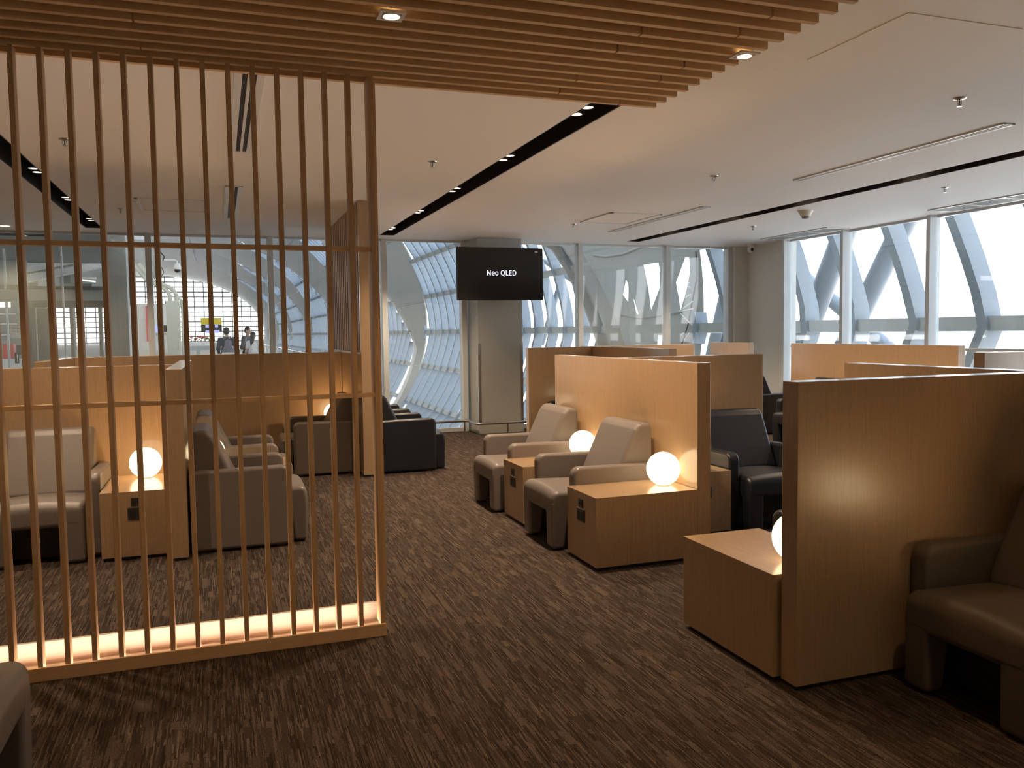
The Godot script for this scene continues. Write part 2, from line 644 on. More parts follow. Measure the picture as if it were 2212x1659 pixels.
	for x in [-5.26, -2.68, -0.85, 0.70, 2.28, 3.475, 5.38, 6.94, 8.12]:
		var o := struct(numbered_trim(), box(st0(), Vector3(x - 0.04, 0, BACK - 0.10), Vector3(x + 0.04, CEIL, BACK + 0.06), 0.006), m.frame, "grey upright mullion of the far glass wall", "mullion")
		o.set_meta("group", "mullions of the far glass wall")
	for z in [-10.90, -9.61, -8.09, -6.55, -5.0]:
		var o := struct(numbered_trim(), box(st0(), Vector3(RIGHT - 0.12, 0, z - 0.03), Vector3(RIGHT + 0.05, CEIL, z + 0.03), 0.004), m.frame, "pale blue-grey upright mullion of the right-hand windows", "mullion")
		o.set_meta("group", "mullions of the right windows")
	var hr := st0()
	box(hr, Vector3(RIGHT - 0.05, 1.19, -10.8), Vector3(RIGHT - 0.01, 1.225, -2.7), 0.008)
	struct(numbered_trim(), hr, m.frame, "slim horizontal rail across the right-hand windows at sill height", "rail")
	struct(numbered_trim(), box(st0(), Vector3(RIGHT - 0.03, 0, -11.02), Vector3(RIGHT - 0.001, CEIL, -10.935)), m.frame_dark, "dark edge strip beside the first right-hand window", "trim")

var trims := 0
func numbered_trim() -> String:
	trims += 1
	return "trim_%d" % trims

func window_bay(n: int, a: Vector3, b: Vector3, label: String) -> void:
	var lo := Vector3(minf(a.x, b.x), 0, minf(a.z, b.z))
	var hi := Vector3(maxf(a.x, b.x), CEIL, maxf(a.z, b.z))
	var t := thing("window_%d" % n, label, "window", Vector3((lo.x + hi.x) / 2, 0, (lo.z + hi.z) / 2))
	t.set_meta("kind", "structure")
	var c := t.position
	var along_x := hi.x - lo.x > 0.1
	var e := Vector3(0, 0, 0.006) if along_x else Vector3(0.006, 0, 0)
	part("pane", box(st0(), lo - c - e + Vector3.UP * 0.06, hi - c + e - Vector3.UP * 0.03), m.glass, t)
	var w := Vector3(0, 0, 0.03) if along_x else Vector3(0.03, 0, 0)
	part("sill", box(st0(), lo - c - w, Vector3(hi.x, 0.06, hi.z) - c + w, 0.004), m.frame, t)
	part("head", box(st0(), Vector3(lo.x, CEIL - 0.03, lo.z) - c - w, hi - c + w), m.frame, t)

# ---------------------------------------------------------------- the slatted screen and the canopy
func slatted_screen() -> void:
	var t := thing("slatted_screen", "tall wooden screen of thin upright slats on a glowing plinth, left foreground", "screen", Vector3(0.733, 0, -4.05))
	var x0 := -3.06
	for k in 35:
		var x := 0.712 - 0.108 * k
		if k == 0:
			part("slat", box(st0(), Vector3(-0.024, 0.05, -0.11), Vector3(0.0, 2.727, -0.0), 0.0015), m.wood_slat, t)
		else:
			part("slat", box(st0(), Vector3(x - 0.733, 0.03, -0.064), Vector3(x - 0.733 + 0.0215, 2.727, -0.002), 0.0015), m.wood_slat, t)
	part("end_board", box(st0(), Vector3(0.001, 0.231, -0.11), Vector3(0.013, 2.727, -0.02), 0.001), m.wood_slat, t)
	part("rail", box(st0(), Vector3(x0, 1.897, -0.058), Vector3(-0.024, 1.917, -0.008)), m.wood_beam, t)
	part("rail", box(st0(), Vector3(x0, 1.188, -0.058), Vector3(-0.024, 1.208, -0.008)), m.wood_beam, t)
	part("plinth_front", box(st0(), Vector3(x0, 0, 0.0), Vector3(0.0, 0.060, 0.016), 0.0015), m.wood_beam, t)
	part("plinth_back", box(st0(), Vector3(x0, 0, -0.20), Vector3(0.0, 0.112, -0.18), 0.0015), m.plinth_lining, t)
	part("plinth_base", box(st0(), Vector3(x0, 0, -0.18), Vector3(0.0, 0.012, 0.0)), m.plinth_lining, t)
	part("light_strip", box(st0(), Vector3(x0, 0.013, -0.088), Vector3(-0.03, 0.018, -0.072)), m.led_strip, t)
	area(Vector3(-1.16, 0.021, -4.13), Vector3(0, 1, 0.001), Vector2(3.75, 0.016), lin(1.0, 0.74, 0.58), LED_E)

func canopy() -> void:
	var t := thing("slat_canopy", "suspended wooden ceiling canopy of long parallel slats above the entrance", "canopy", Vector3(2.327, 2.727, -4.163))
	var left := -5.3
	for k in 46:
		var z := 0.1105 * k
		var j := -0.22 if k % 2 == 0 else -0.622
		if k % 3 == 2:
			j = -2.6
		part("slat", box(st0(), Vector3(left, 0, z - 0.03), Vector3(j - 0.007, 0.105, z), 0.002), m.wood_beam, t)
		part("slat", box(st0(), Vector3(j, 0, z - 0.03), Vector3(0, 0.105, z), 0.002), m.wood_beam, t)
	var n := 0
	var words := ["above the middle of the slat canopy's front edge", "near the right end of the slat canopy"]
	for z in [-3.27, -1.72, -0.17, 0.5]:  # rows nearer the camera are out of view, placed to light the foreground
		for x in [0.67, 2.275, -0.93]:
			var lab: String = "small square downlight set between the slats, " + words[n] if n < 2 else "small square downlight between the canopy slats, out of view, lighting the foreground"
			var d := thing("square_downlight", lab, "downlight", Vector3(x, 2.722, z), 0.0, "square downlights in the slat canopy")
			n += 1
			var st := st0()
			for s in [-1, 1]:
				box(st, Vector3(s * 0.036, 0.0, -0.05), Vector3(s * 0.05, 0.008, 0.05))
				box(st, Vector3(-0.036, 0.0, s * 0.036), Vector3(0.036, 0.008, s * 0.05))
			part("trim_frame", st, m.white_metal, d)
			part("ring", lathe(st0(), PackedVector2Array([Vector2(0.030, 0.012), Vector2(0.033, -0.002), Vector2(0.037, -0.002), Vector2(0.038, 0.008), Vector2(0.030, 0.012)]), 20), m.white_metal, d)
			part("lens", lathe(st0(), PackedVector2Array([Vector2(0, -0.001), Vector2(0.031, -0.001), Vector2(0.031, 0.012)]), 20), m.downlight_lens, d)
			spot(Vector3(x, 2.712, z), Vector3.DOWN, lin(1.0, 0.64, 0.34), DOWN_E, 38, 0.04, 0.35)

# ---------------------------------------------------------------- partitions, tables, lamps, armchairs
func panel(called: String, label: String, x0: float, x1: float, z0: float, z1: float) -> void:
	var c := Vector3((x0 + x1) / 2, 0, (z0 + z1) / 2)
	var t := thing(called, label, "partition", c, 0.0, "low wooden partitions between the seats")
	part("board", box(st0(), Vector3(x0, 0.02, z0) - c, Vector3(x1, 1.28, z1) - c, 0.0025), m.wood, t)
	var i := 0.012
	part("toe_kick", box(st0(), Vector3(x0 + i, 0, z0 + i) - c, Vector3(x1 - i, 0.021, z1 - i) - c), m.black, t)

func partitions() -> void:
	panel("partition", "large low wooden partition in the right foreground with a soft lamp gleam on it", 2.19, 3.58, -2.872, -2.774)
	panel("partition", "wooden partition running away behind the right foreground partition, top edge gleaming", 3.582, 3.68, -4.11, -1.2)
	panel("partition", "tall-looking wooden partition behind the two taupe armchairs and globe lamps, centre", 2.887, 2.985, -7.06, -4.645)
	panel("partition", "wooden partition directly behind the black armchair right of centre", 2.987, 4.30, -6.0, -5.9)
	panel("partition", "wooden partition just right of the grey pillar, facing the camera", 3.81, 4.728, -10.33, -10.23)
	panel("partition", "wooden partition whose end meets the one right of the pillar, running towards the camera", 4.73, 4.83, -10.6, -8.2)
	panel("partition", "low sliver of wooden partition in the far middle below the steel rib", 4.832, 6.47, -10.6, -10.5)
	panel("partition", "far wooden partition with a pale lit end, in front of the corner of the room", 7.50, 7.60, -11.7, -10.66)
	panel("partition", "orange-brown wooden partition in front of the right-hand windows", 7.53, 7.63, -9.7, -6.9)
	panel("partition", "pale wooden partition at the right edge in front of the windows", 5.67, 7.53, -5.05, -4.95)
	panel("partition", "wooden partition behind the taupe armchair at far left, behind the screen", -2.9, -0.347, -6.98, -6.88)
	panel("partition", "narrow wooden partition end on between the left globe lamp and the pale armchairs", -0.345, -0.243, -8.0, -5.9)
	panel("partition", "wide wooden partition at the back below the concourse glass, behind the screen", -1.5, 1.378, -10.25, -10.15)
	panel("partition", "side wooden partition at the far left edge, closing the back bay", -1.6, -1.502, -10.25, -8.57)
	panel("partition", "wooden partition under the ribbed wall, dark armchairs on one side", 1.38, 1.49, -10.92, -8.702)

func ribbed_wall() -> void:
	var t := thing("ribbed_wall", "full-height wooden divider of upright ribs behind the right end of the screen", "divider", Vector3(1.435, 0, -8.67))
	part("end_board", box(st0(), Vector3(-0.058, 0.02, -0.03), Vector3(0.058, CEIL, 0.025), 0.0025), m.wood, t)
	part("toe_kick", box(st0(), Vector3(-0.045, 0, -0.03), Vector3(0.045, 0.021, 0.015)), m.black, t)
	part("ledge", box(st0(), Vector3(-0.058, 1.282, -2.25), Vector3(0.058, 1.30, -0.031)), m.white_paint, t)
	part("backing", box(st0(), Vector3(-0.012, 1.30, -2.24), Vector3(0.055, CEIL, -0.031)), m.wood, t)
	for k in 14:
		var z := -0.10 - 0.155 * k
		part("rib", box(st0(), Vector3(-0.056, 1.30, z - 0.085), Vector3(-0.012, CEIL, z), 0.003), m.wood_slat, t)

func side_table() -> Node3D:   # its front looks along +z
	var t := thing("side_table", "", "side table")
	part("body", box(st0(), Vector3(-0.224, 0.022, -0.72), Vector3(0.224, 0.463, 0.0), 0.002), m.wood_table, t)
	part("toe_kick", box(st0(), Vector3(-0.20, 0, -0.70), Vector3(0.20, 0.022, -0.025)), m.black, t)
	var p := part("socket_plate", box(st0(), Vector3(-0.034, 0.363, 0), Vector3(0.034, 0.421, 0.006), 0.003), m.plate, t)
	part("socket", box(box(st0(), Vector3(-0.02, 0.382, 0.005), Vector3(-0.006, 0.402, 0.008)), Vector3(0.006, 0.382, 0.005), Vector3(0.02, 0.402, 0.008)), m.black, p)
	p = part("outlet_plate", box(st0(), Vector3(-0.056, 0.272, 0), Vector3(0.056, 0.352, 0.007), 0.004), m.plate, t)
	part("plate_lip", box(st0(), Vector3(-0.056, 0.352, 0), Vector3(0.056, 0.357, 0.009)), m.frame_dark, p)
	part("outlet", box(box(st0(), Vector3(-0.044, 0.285, 0.006), Vector3(-0.006, 0.335, 0.009), 0.002), Vector3(0.006, 0.285, 0.006), Vector3(0.044, 0.335, 0.009), 0.002), m.black, p)
	return t

func globe_lamp() -> Node3D:
	var t := thing("globe_lamp", "", "lamp")
	part("globe", ball(st0(), 0.112, Vector3(0, 0.108, 0), 1.0, -0.93), m.lamp_globe, t)
	part("foot", lathe(st0(), PackedVector2Array([Vector2(0, 0), Vector2(0.05, 0), Vector2(0.05, 0.006), Vector2(0, 0.006)]), 24), m.white_metal, t)
	return t

func armchair(hide: Material) -> Node3D:   # sits against z = 0 and looks along +z
	var t := thing("armchair", "", "armchair")
	var arm := round_poly([Vector2(0, 0.015), Vector2(0.665, 0.015), Vector2(0.665, 0.578), Vector2(0, 0.570)], [0.03, 0.03, 0.06, 0.035])
	for s in [-1, 1]:
		part("arm", upholster(st0(), arm, 0.046, 0.024, s * 0.334), hide, t)
	var seat := round_poly([Vector2(0.10, 0.26), Vector2(0.79, 0.25), Vector2(0.785, 0.405), Vector2(0.10, 0.385)], [0.034, 0.034, 0.055, 0.034])
	part("seat", upholster(st0(), seat, 0.287, 0.03, 0.0, 0.022), hide, t)
	var leg := round_poly([Vector2(0.69, 0.012), Vector2(0.782, 0.012), Vector2(0.789, 0.36), Vector2(0.64, 0.36)], [0.026, 0.026, 0.05, 0.026])
	for s in [-1, 1]:
		part("front_leg", upholster(st0(), leg, 0.062, 0.022, s * 0.2245), hide, t)
	var back := round_poly([Vector2(0.012, 0.28), Vector2(0.355, 0.38), Vector2(0.155, 0.80), Vector2(0.115, 0.842), Vector2(0.012, 0.842)], [0.04, 0.04, 0.05, 0.05, 0.06])
	part("backrest", upholster(st0(), back, 0.286, 0.035), hide, t)
	part("base", box(st0(), Vector3(-0.285, 0.02, 0.03), Vector3(0.285, 0.255, 0.60)), m.black, t)  # black block filling the dark hollow under the seat
	var f := st0()
	for s in [-1, 1]:
		box(f, Vector3(s * 0.30, 0, 0.05), Vector3(s * 0.36, 0.02, 0.11))
		box(f, Vector3(s * 0.30, 0, 0.56), Vector3(s * 0.36, 0.02, 0.62))
		box(f, Vector3(s * 0.20, 0, 0.71), Vector3(s * 0.25, 0.015, 0.76))
	part("feet", f, m.black, t)
	return t

func place(proto: Node3D, first: Array, called: String, label: String, at: Vector3, turn_deg: float, group: String) -> Node3D:
	if first[0]:
		first[0] = false
		proto.position = at
		proto.rotation.y = deg_to_rad(turn_deg)
		proto.set_meta("label", label)
		proto.set_meta("group", group)
		return proto
	return copy_of(proto, called, label, at, deg_to_rad(turn_deg), group)

func seating() -> void:
	var g := "armchairs of the lounge"
	var a := armchair(m.taupe)
	var f := [true]
	place(a, f, "armchair", "taupe leather armchair beside the nearest globe lamp table, in front of the central partition", Vector3(2.875, 0, -5.47), -90, g)
	place(a, f, "armchair", "taupe leather armchair farthest along the central partition, beyond the second globe lamp", Vector3(2.875, 0, -6.76), -90, g)
	place(a, f, "armchair", "pale armchair seen side-on through the screen, nearest the end-on partition", Vector3(-0.225, 0, -6.41), 90, g)
	place(a, f, "armchair", "pale armchair behind another side-on one, lamp light on its back, through the screen", Vector3(-0.225, 0, -7.66), 90, g)
	place(a, f, "armchair", "taupe armchair facing the camera at far left behind the screen slats", Vector3(-1.175, 0, -6.865), 0, g)
	place(a, f, "armchair", "taupe seat corner cut off at the bottom left of the picture", Vector3(-1.44, 0, -2.91), 90, g)
	var b := armchair(m.navy)
	f = [true]
	place(b, f, "armchair", "black leather armchair facing the camera, half hidden by the right foreground partition", Vector3(3.90, 0, -5.885), 0, g)
	place(b, f, "armchair", "front corner of a black armchair peeping out beside the right foreground globe lamp", Vector3(3.02, 0, -2.888), 180, g)
	place(b, f, "armchair", "navy black armchair seen from its side at the right end of the wooden screen", Vector3(1.515, 0, -9.11), 90, g)
	place(b, f, "armchair", "black armchair of which only arms show beyond the navy one by the ribbed wall", Vector3(1.515, 0, -10.345), 90, g)
	place(b, f, "armchair", "blue-black armchair side-on in front of the corner wall, far right", Vector3(7.1, 0, -10.16), 90, g)
	place(b, f, "armchair", "dark armchair facing left, seat and arm just left of the right foreground partition", Vector3(7.505, 0, -8.74), -90, g)
	place(b, f, "armchair", "dark armchair top barely visible left of the central partition's far end", Vector3(4.715, 0, -9.83), -90, g)
	var c := armchair(m.brown)
	f = [true]
	place(c, f, "armchair", "taupe armchair with shade put into its darker leather, behind the right part of the screen, back to the ribbed wall", Vector3(1.362, 0, -9.29), -90, g)
	place(c, f, "armchair", "armchair at the right edge beside the foreground partition, its shade put into the dark leather", Vector3(3.43, 0, -2.385), -90, g)
	# tables, each with its lamp
	g = "wooden side tables with power outlets"
	var t := side_table()
	f = [true]
	var l := globe_lamp()
	var fl := [true]
	var gl := "globe lamps on side tables"
	var rows := [
		[Vector3(2.158, 0, -4.857), -90, "box-shaped wooden side table with outlets, nearest end of the central partition", Vector3(2.765, 0.463, -4.87), "glowing globe lamp on the nearest table of the central partition"],
		[Vector3(2.152, 0, -6.155), -90, "wooden side table wedged between the two taupe armchairs", Vector3(2.775, 0.463, -6.20), "glowing globe lamp between the two taupe armchairs"],
		[Vector3(2.385, 0, -3.607), 180, "wooden side table with a bare pale top tucked behind the right foreground partition", Vector3(2.39, 0.463, -3.02), "globe lamp half hidden by the right foreground partition"],
		[Vector3(-0.565, 0, -6.06), 0, "wooden side table with outlets behind the screen, left of the end-on partition", Vector3(-0.545, 0.463, -6.64), "glowing globe lamp behind the screen slats at left"],
		[Vector3(0.50, 0, -7.035), 90, "wooden side table hidden between the pale side-on armchairs", Vector3(-0.10, 0.463, -7.06), "globe lamp glimpsed behind the pale armchair's back through the screen"],
		[Vector3(0.66, 0, -9.905), -90, "wooden side table in the back corner behind the darkened taupe armchair", Vector3(1.24, 0.463, -9.93), "globe lamp glowing in the back corner behind the darkened taupe armchair"],
		[Vector3(2.72, 0, -1.745), -90, "wooden side table beyond the darkened armchair, out of the picture", Vector3(3.33, 0.463, -1.745), "globe lamp out of the picture whose gleam shows on the foreground partition"],
		[Vector3(3.275, 0, -5.17), 0, "wooden side table with outlets left of the black armchair", Vector3(3.24, 0.463, -5.74), "globe lamp hidden behind the central partition's end, lighting the black armchair"],
		[Vector3(2.23, 0, -9.725), 90, "wooden side table between the dark armchairs by the ribbed wall", Vector3(1.64, 0.463, -9.73), "globe lamp between the dark armchairs by the ribbed wall"],
		[Vector3(4.0, 0, -9.2), -90, "wooden side table on the far bay behind the central partition", Vector3(4.60, 0.463, -9.2), "globe lamp in the far bay behind the central partition"],
	]
	for r in rows:
		place(t, f, "side_table", r[2], r[0], r[1], g)
		place(l, fl, "globe_lamp", r[4], r[3], 0, gl)
		omni(r[3] + Vector3(0, 0.108, 0), lin(1.0, 0.60, 0.27), LAMP_E, 0.1)

# ---------------------------------------------------------------- pillar, screen, rails
func pillar() -> void:
	var t := thing("pillar", "square grey-green pillar in front of the far glass wall, carrying the screen", "pillar", Vector3(3.905, 0, -11.975))
	t.set_meta("kind", "structure")
	part("shaft", box(st0(), Vector3(-0.345, 0, -0.33), Vector3(0.345, CEIL, 0.325), 0.004), m.pillar_paint, t)
	part("skirting", box(st0(), Vector3(-0.352, 0, -0.335), Vector3(0.352, 0.13, 0.332), 0.003), m.pillar_paint, t)
	var st := st0()
	for s in [-1, 1]:
		box(st, Vector3(s * 0.349, 0.13, 0.285), Vector3(s * 0.346, 1.33, 0.329))
		box(st, Vector3(s * 0.349, 0.13, 0.3255), Vector3(s * 0.309, 1.33, 0.3295))
	part("corner_guard", st, m.steel, t)
	var tv := thing("wall_screen", "black flat screen showing a short lit product word pair, on the pillar", "screen", Vector3(3.81, 1.943, -11.33))
	part("casing", box(st0(), Vector3(-0.645, 0.0, -0.028), Vector3(0.645, 0.747, 0.022), 0.004), m.black, tv)
	part("panel", box(st0(), Vector3(-0.635, 0.010, 0.0215), Vector3(0.635, 0.737, 0.0235)), m.screen, tv)
	part("bracket", box(st0(), Vector3(-0.25, 0.2, -0.318), Vector3(0.25, 0.55, -0.028), 0.004), m.black, tv)
	var tm := TextMesh.new()
	tm.text = "Neo QLED"
	var sf := SystemFont.new()
	sf.font_names = PackedStringArray(["Droid Sans"])
	tm.font = sf
	tm.font_size = 32
	tm.pixel_size = 0.0038
	tm.depth = 0.0015
	var o := put("word", tm, m.screen_text, tv)
	var size := tm.get_aabb().size
	o.scale = Vector3(0.435 / maxf(size.x, 0.01), 0.088 / maxf(size.y, 0.01) , 1.0)
	o.position = Vector3(0.012, 0.385, 0.0245)
	part("sticker", box(st0(), Vector3(0.52, 0.685, 0.0235), Vector3(0.565, 0.698, 0.0245)), m.paper, tv)
	area(Vector3(3.82, 2.328, -11.29), Vector3(0, 0, 1), Vector2(0.42, 0.08), lin(0.74, 0.7, 1.0), 0.03)
	var rail := thing("bumper_rail", "low brown metal bumper rail along the foot of the far glass wall", "rail", Vector3(0, 0, -11.95))
	part("pipe", tube(st0(), PackedVector3Array([Vector3(-5.0, 0.17, 0), Vector3(3.40, 0.17, 0), Vector3(3.455, 0.17, 0.03), Vector3(3.47, 0.17, 0.08), Vector3(3.47, 0.17, 0.44), Vector3(3.49, 0.17, 0.485), Vector3(3.54, 0.17, 0.50), Vector3(4.27, 0.17, 0.50), Vector3(4.32, 0.17, 0.485), Vector3(4.34, 0.17, 0.44), Vector3(4.34, 0.17, 0.08), Vector3(4.36, 0.17, 0.03), Vector3(4.42, 0.17, 0.0), Vector3(8.1, 0.17, 0)]), 0.02, 10), m.steel, rail)
	for p in [Vector3(3.42, 0, 0.0), Vector3(3.93, 0, 0.5), Vector3(2.0, 0, 0), Vector3(0.5, 0, 0), Vector3(-1.0, 0, 0), Vector3(4.9, 0, 0), Vector3(6.4, 0, 0), Vector3(7.9, 0, 0)]:
		part("post", lathe(st0(), PackedVector2Array([Vector2(0, 0), Vector2(0.03, 0), Vector2(0.03, 0.008), Vector2(0.014, 0.012), Vector2(0.014, 0.16), Vector2(0, 0.16)]), 12, p), m.steel, rail)

# ---------------------------------------------------------------- fittings on the ceiling
func ceiling_fittings() -> void:
	var where := [[1.645, -6.548, "left of the paired-lamp slot"], [4.207, -6.493, "in the middle of the bare ceiling"], [4.23, -3.904, "large in the upper right, nearest the hatch outline"], [4.318, -9.875, "far away above the pillar"], [6.788, -9.544, "far right near the corner camera"], [6.799, -6.429, "at right beyond the long black slot"], [-0.956, -6.475, "at far left behind the screen"], [-0.94, -9.78, "small, behind the screen left of the hatch"]]
	var proto: Node3D = null
	for w in where:
		var lab: String = "chrome ceiling sprinkler head, " + w[2]
		var at := Vector3(w[0], CEIL, w[1])
		if proto == null:
			proto = thing("sprinkler", lab, "sprinkler", at, 0.0, "ceiling sprinklers")
			part("rose", lathe(st0(), PackedVector2Array([Vector2(0, 0), Vector2(0.038, 0), Vector2(0.036, -0.006), Vector2(0.014, -0.012), Vector2(0, -0.012)]), 20), m.steel, proto)
			var st := st0()
			tube(st, PackedVector3Array([Vector3(0.012, -0.01, 0), Vector3(0.014, -0.03, 0), Vector3(0.004, -0.046, 0)]), 0.0035, 6)
			tube(st, PackedVector3Array([Vector3(-0.012, -0.01, 0), Vector3(-0.014, -0.03, 0), Vector3(-0.004, -0.046, 0)]), 0.0035, 6)
			part("frame", st, m.steel, proto)
			part("bulb", tube(st0(), PackedVector3Array([Vector3(0, -0.012, 0), Vector3(0, -0.042, 0)]), 0.003, 8), m.plate, proto)
			part("deflector", lathe(st0(), PackedVector2Array([Vector2(0, -0.045), Vector2(0.016, -0.047), Vector2(0.016, -0.050), Vector2(0, -0.050)]), 14), m.steel, proto)
		else:
			copy_of(proto, "sprinkler", lab, at, 0.0, "")
	# linear air diffusers
	for v in [[5.03, 5.135, -6.47, -4.28, "long slim air diffuser with bluish slots at upper right"], [5.11, 5.225, -10.5, -8.13, "slim air diffuser beyond the square hatch, far middle"], [0.115, 0.275, -6.54, -4.35, "black-slotted air diffuser near the camera behind the screen"], [0.09, 0.25, -10.26, -8.08, "short black-slotted air diffuser farther off behind the screen"]]:
		var c := Vector3((v[0] + v[1]) / 2, CEIL, (v[2] + v[3]) / 2)
		var hx: float = (v[1] - v[0]) / 2
		var hz: float = (v[3] - v[2]) / 2
		var t := thing("air_diffuser", v[4], "air vent", c, 0.0, "linear air diffusers")
		var st := st0()
		for q in [[-1.0, -0.46], [-0.12, 0.12], [0.46, 1.0]]:
			box(st, Vector3(q[0] * hx, -0.010, -hz), Vector3(q[1] * hx, 0.0, hz), 0.002)
		for e in [-1, 1]:
			box(st, Vector3(-hx, -0.010, e * hz), Vector3(hx, 0.0, e * (hz - 0.012)))
		part("frame", st, m.white_metal, t)
		for q in [[-0.47, -0.11], [0.11, 0.47]]:
			part("slot", box(st0(), Vector3(q[0] * hx, -0.004, -hz + 0.012), Vector3(q[1] * hx, -0.001, hz - 0.012)), m.black, t)
	# square return grilles by the windows
	for v in [[7.85, 8.24, -10.84, -9.38, "grey ceiling grille in three sections above the first right-hand window"], [7.90, 8.28, -7.7, -5.3, "grey ceiling grille in sections above the windows at the right edge"]]:
		var c := Vector3((v[0] + v[1]) / 2, CEIL, (v[2] + v[3]) / 2)
		var hx: float = (v[1] - v[0]) / 2
		var hz: float = (v[3] - v[2]) / 2
		var t := thing("return_grille", v[4], "air vent", c, 0.0, "return grilles by the windows")
		var n := 3 if hz < 1 else 5
		var st := st0()
		for s in [-1, 1]:
			box(st, Vector3(s * hx, -0.012, -hz), Vector3(s * (hx - 0.03), 0, hz))
		for k in n + 1:
			var z := -hz + 2 * hz * k / n
			box(st, Vector3(-hx, -0.012, z - 0.014), Vector3(hx, 0, z + 0.014))
		part("frame", st, m.white_metal, t)
		part("backing", box(st0(), Vector3(-hx + 0.02, -0.002, -hz), Vector3(hx - 0.02, 0, hz)), m.frame_dark, t)
		for k in 12:
			var x := -hx + 0.045 + (2 * hx - 0.09) * k / 11.0
			part("blade", box(st0(), Vector3(x - 0.006, -0.010, -hz), Vector3(x + 0.006, -0.003, hz)), m.fin_grey, t)
	# hatches
	for v in [[4.31, 4.98, -9.66, -8.78, "square ceiling hatch with a raised rim in the far middle"], [-0.745, -0.07, -9.83, -8.99, "square ceiling hatch behind the screen at left"]]:
		var c := Vector3((v[0] + v[1]) / 2, CEIL, (v[2] + v[3]) / 2)
		var hx: float = (v[1] - v[0]) / 2
		var hz: float = (v[3] - v[2]) / 2
		var t := thing("ceiling_hatch", v[4], "hatch", c, 0.0, "square ceiling hatches")
		var st := st0()
		for s in [-1, 1]:
			box(st, Vector3(s * hx, -0.012, -hz), Vector3(s * (hx - 0.035), 0, hz), 0.003)
			box(st, Vector3(-hx, -0.012, s * hz), Vector3(hx, 0, s * (hz - 0.035)), 0.003)
		part("rim", st, m.white_metal, t)
		part("lid", box(st0(), Vector3(-hx + 0.04, -0.006, -hz + 0.04), Vector3(hx - 0.04, 0, hz - 0.04)), m.hatch, t)
	var t2 := thing("ceiling_hatch", "large flush access panel outlined in the plaster, upper right near the canopy", "hatch", Vector3(3.2, CEIL, -3.24), 0.0, "flush access panels")
	part("lid", box(st0(), Vector3(-0.335, -0.003, -0.34), Vector3(0.335, 0, 0.32), 0.001), m.plaster, t2)
	# smoke detector, corner camera, round downlight
	var d := thing("smoke_detector", "cream cone-shaped smoke detector between the long slot and the windows", "smoke detector", Vector3(6.495, CEIL, -8.122))
	part("base", lathe(st0(), PackedVector2Array([Vector2(0, 0), Vector2(0.085, 0), Vector2(0.085, -0.012), Vector2(0.078, -0.02), Vector2(0.05, -0.07), Vector2(0, -0.07)]), 28), m.cream, d)
	part("sensor", lathe(st0(), PackedVector2Array([Vector2(0.040, -0.068), Vector2(0.042, -0.085), Vector2(0.03, -0.092), Vector2(0, -0.092)]), 24), m.frame_dark, d)
	var k2 := thing("security_camera", "small white dome security camera in the far corner below the ceiling", "camera", Vector3(8.22, CEIL, -11.6))
	part("mount", lathe(st0(), PackedVector2Array([Vector2(0, 0), Vector2(0.06, 0), Vector2(0.055, -0.03), Vector2(0, -0.03)]), 20), m.white_metal, k2)
	part("dome", ball(st0(), 0.065, Vector3(0, -0.075, 0)), m.white_metal, k2)
	part("eye", ball(st0(), 0.026, Vector3(-0.022, -0.085, 0.05)), m.black, k2)
	var r := thing("round_downlight", "round lit downlight at the far left edge behind the screen", "downlight", Vector3(-2.40, CEIL, -11.58))
	part("ring", lathe(st0(), PackedVector2Array([Vector2(0.06, 0), Vector2(0.085, 0), Vector2(0.08, -0.008), Vector2(0.06, -0.008), Vector2(0.06, 0)]), 24), m.white_metal, r)
	part("lens", lathe(st0(), PackedVector2Array([Vector2(0, -0.001), Vector2(0.06, -0.001), Vector2(0.06, -0.005), Vector2(0, -0.005)]), 24), m.slot_lens, r)
	spot(Vector3(-2.40, CEIL - 0.02, -11.58), Vector3.DOWN, lin(1.0, 0.7, 0.45), SLOT_E, 55, 0.06)

# ---------------------------------------------------------------- the concourse: a long vault of elliptical section
const TXC := -14.0
const TA := 24.0
const TYC := 2.0
const TB := 13.1

func on_vault(y: float, inward := 0.0) -> Vector3:   # a point of the right half of the section at a height
	var s := clampf((y - TYC) / TB, -0.9999, 0.9999)
	var c := sqrt(1.0 - s * s)
	var n := Vector2(c / TA, s / TB).normalized()
	return Vector3(TXC + TA * c - n.x * inward, y - n.y * inward, 0)

func vault_normal(y: float) -> Vector3:
	var s := clampf((y - TYC) / TB, -0.9999, 0.9999)
	var n := Vector2(sqrt(1.0 - s * s) / TA, s / TB).normalized()
	return Vector3(-n.x, -n.y, 0)

func right_edge(k: int, y: float) -> float:   # where the membrane of bay k meets the glass band behind it
	var up := maxf(0.0, y - 0.8)
	if k < 0:
		return maxf(-15.8, 9.0 - 2.35 * up)
	if k == 0:
		return -19.2 - 0.9 * up if y < 4.0 else maxf(-41.0, -22.1 - 2.6 * (y - 4.0))
	return maxf(-41.0 - 27.0 * k, -43.4 - 27.0 * (k - 1) - 2.35 * up)

func left_edge(k: int) -> float:
	if k == 0:
		return -15.8
	return -41.0 - 27.0 * (k - 1)

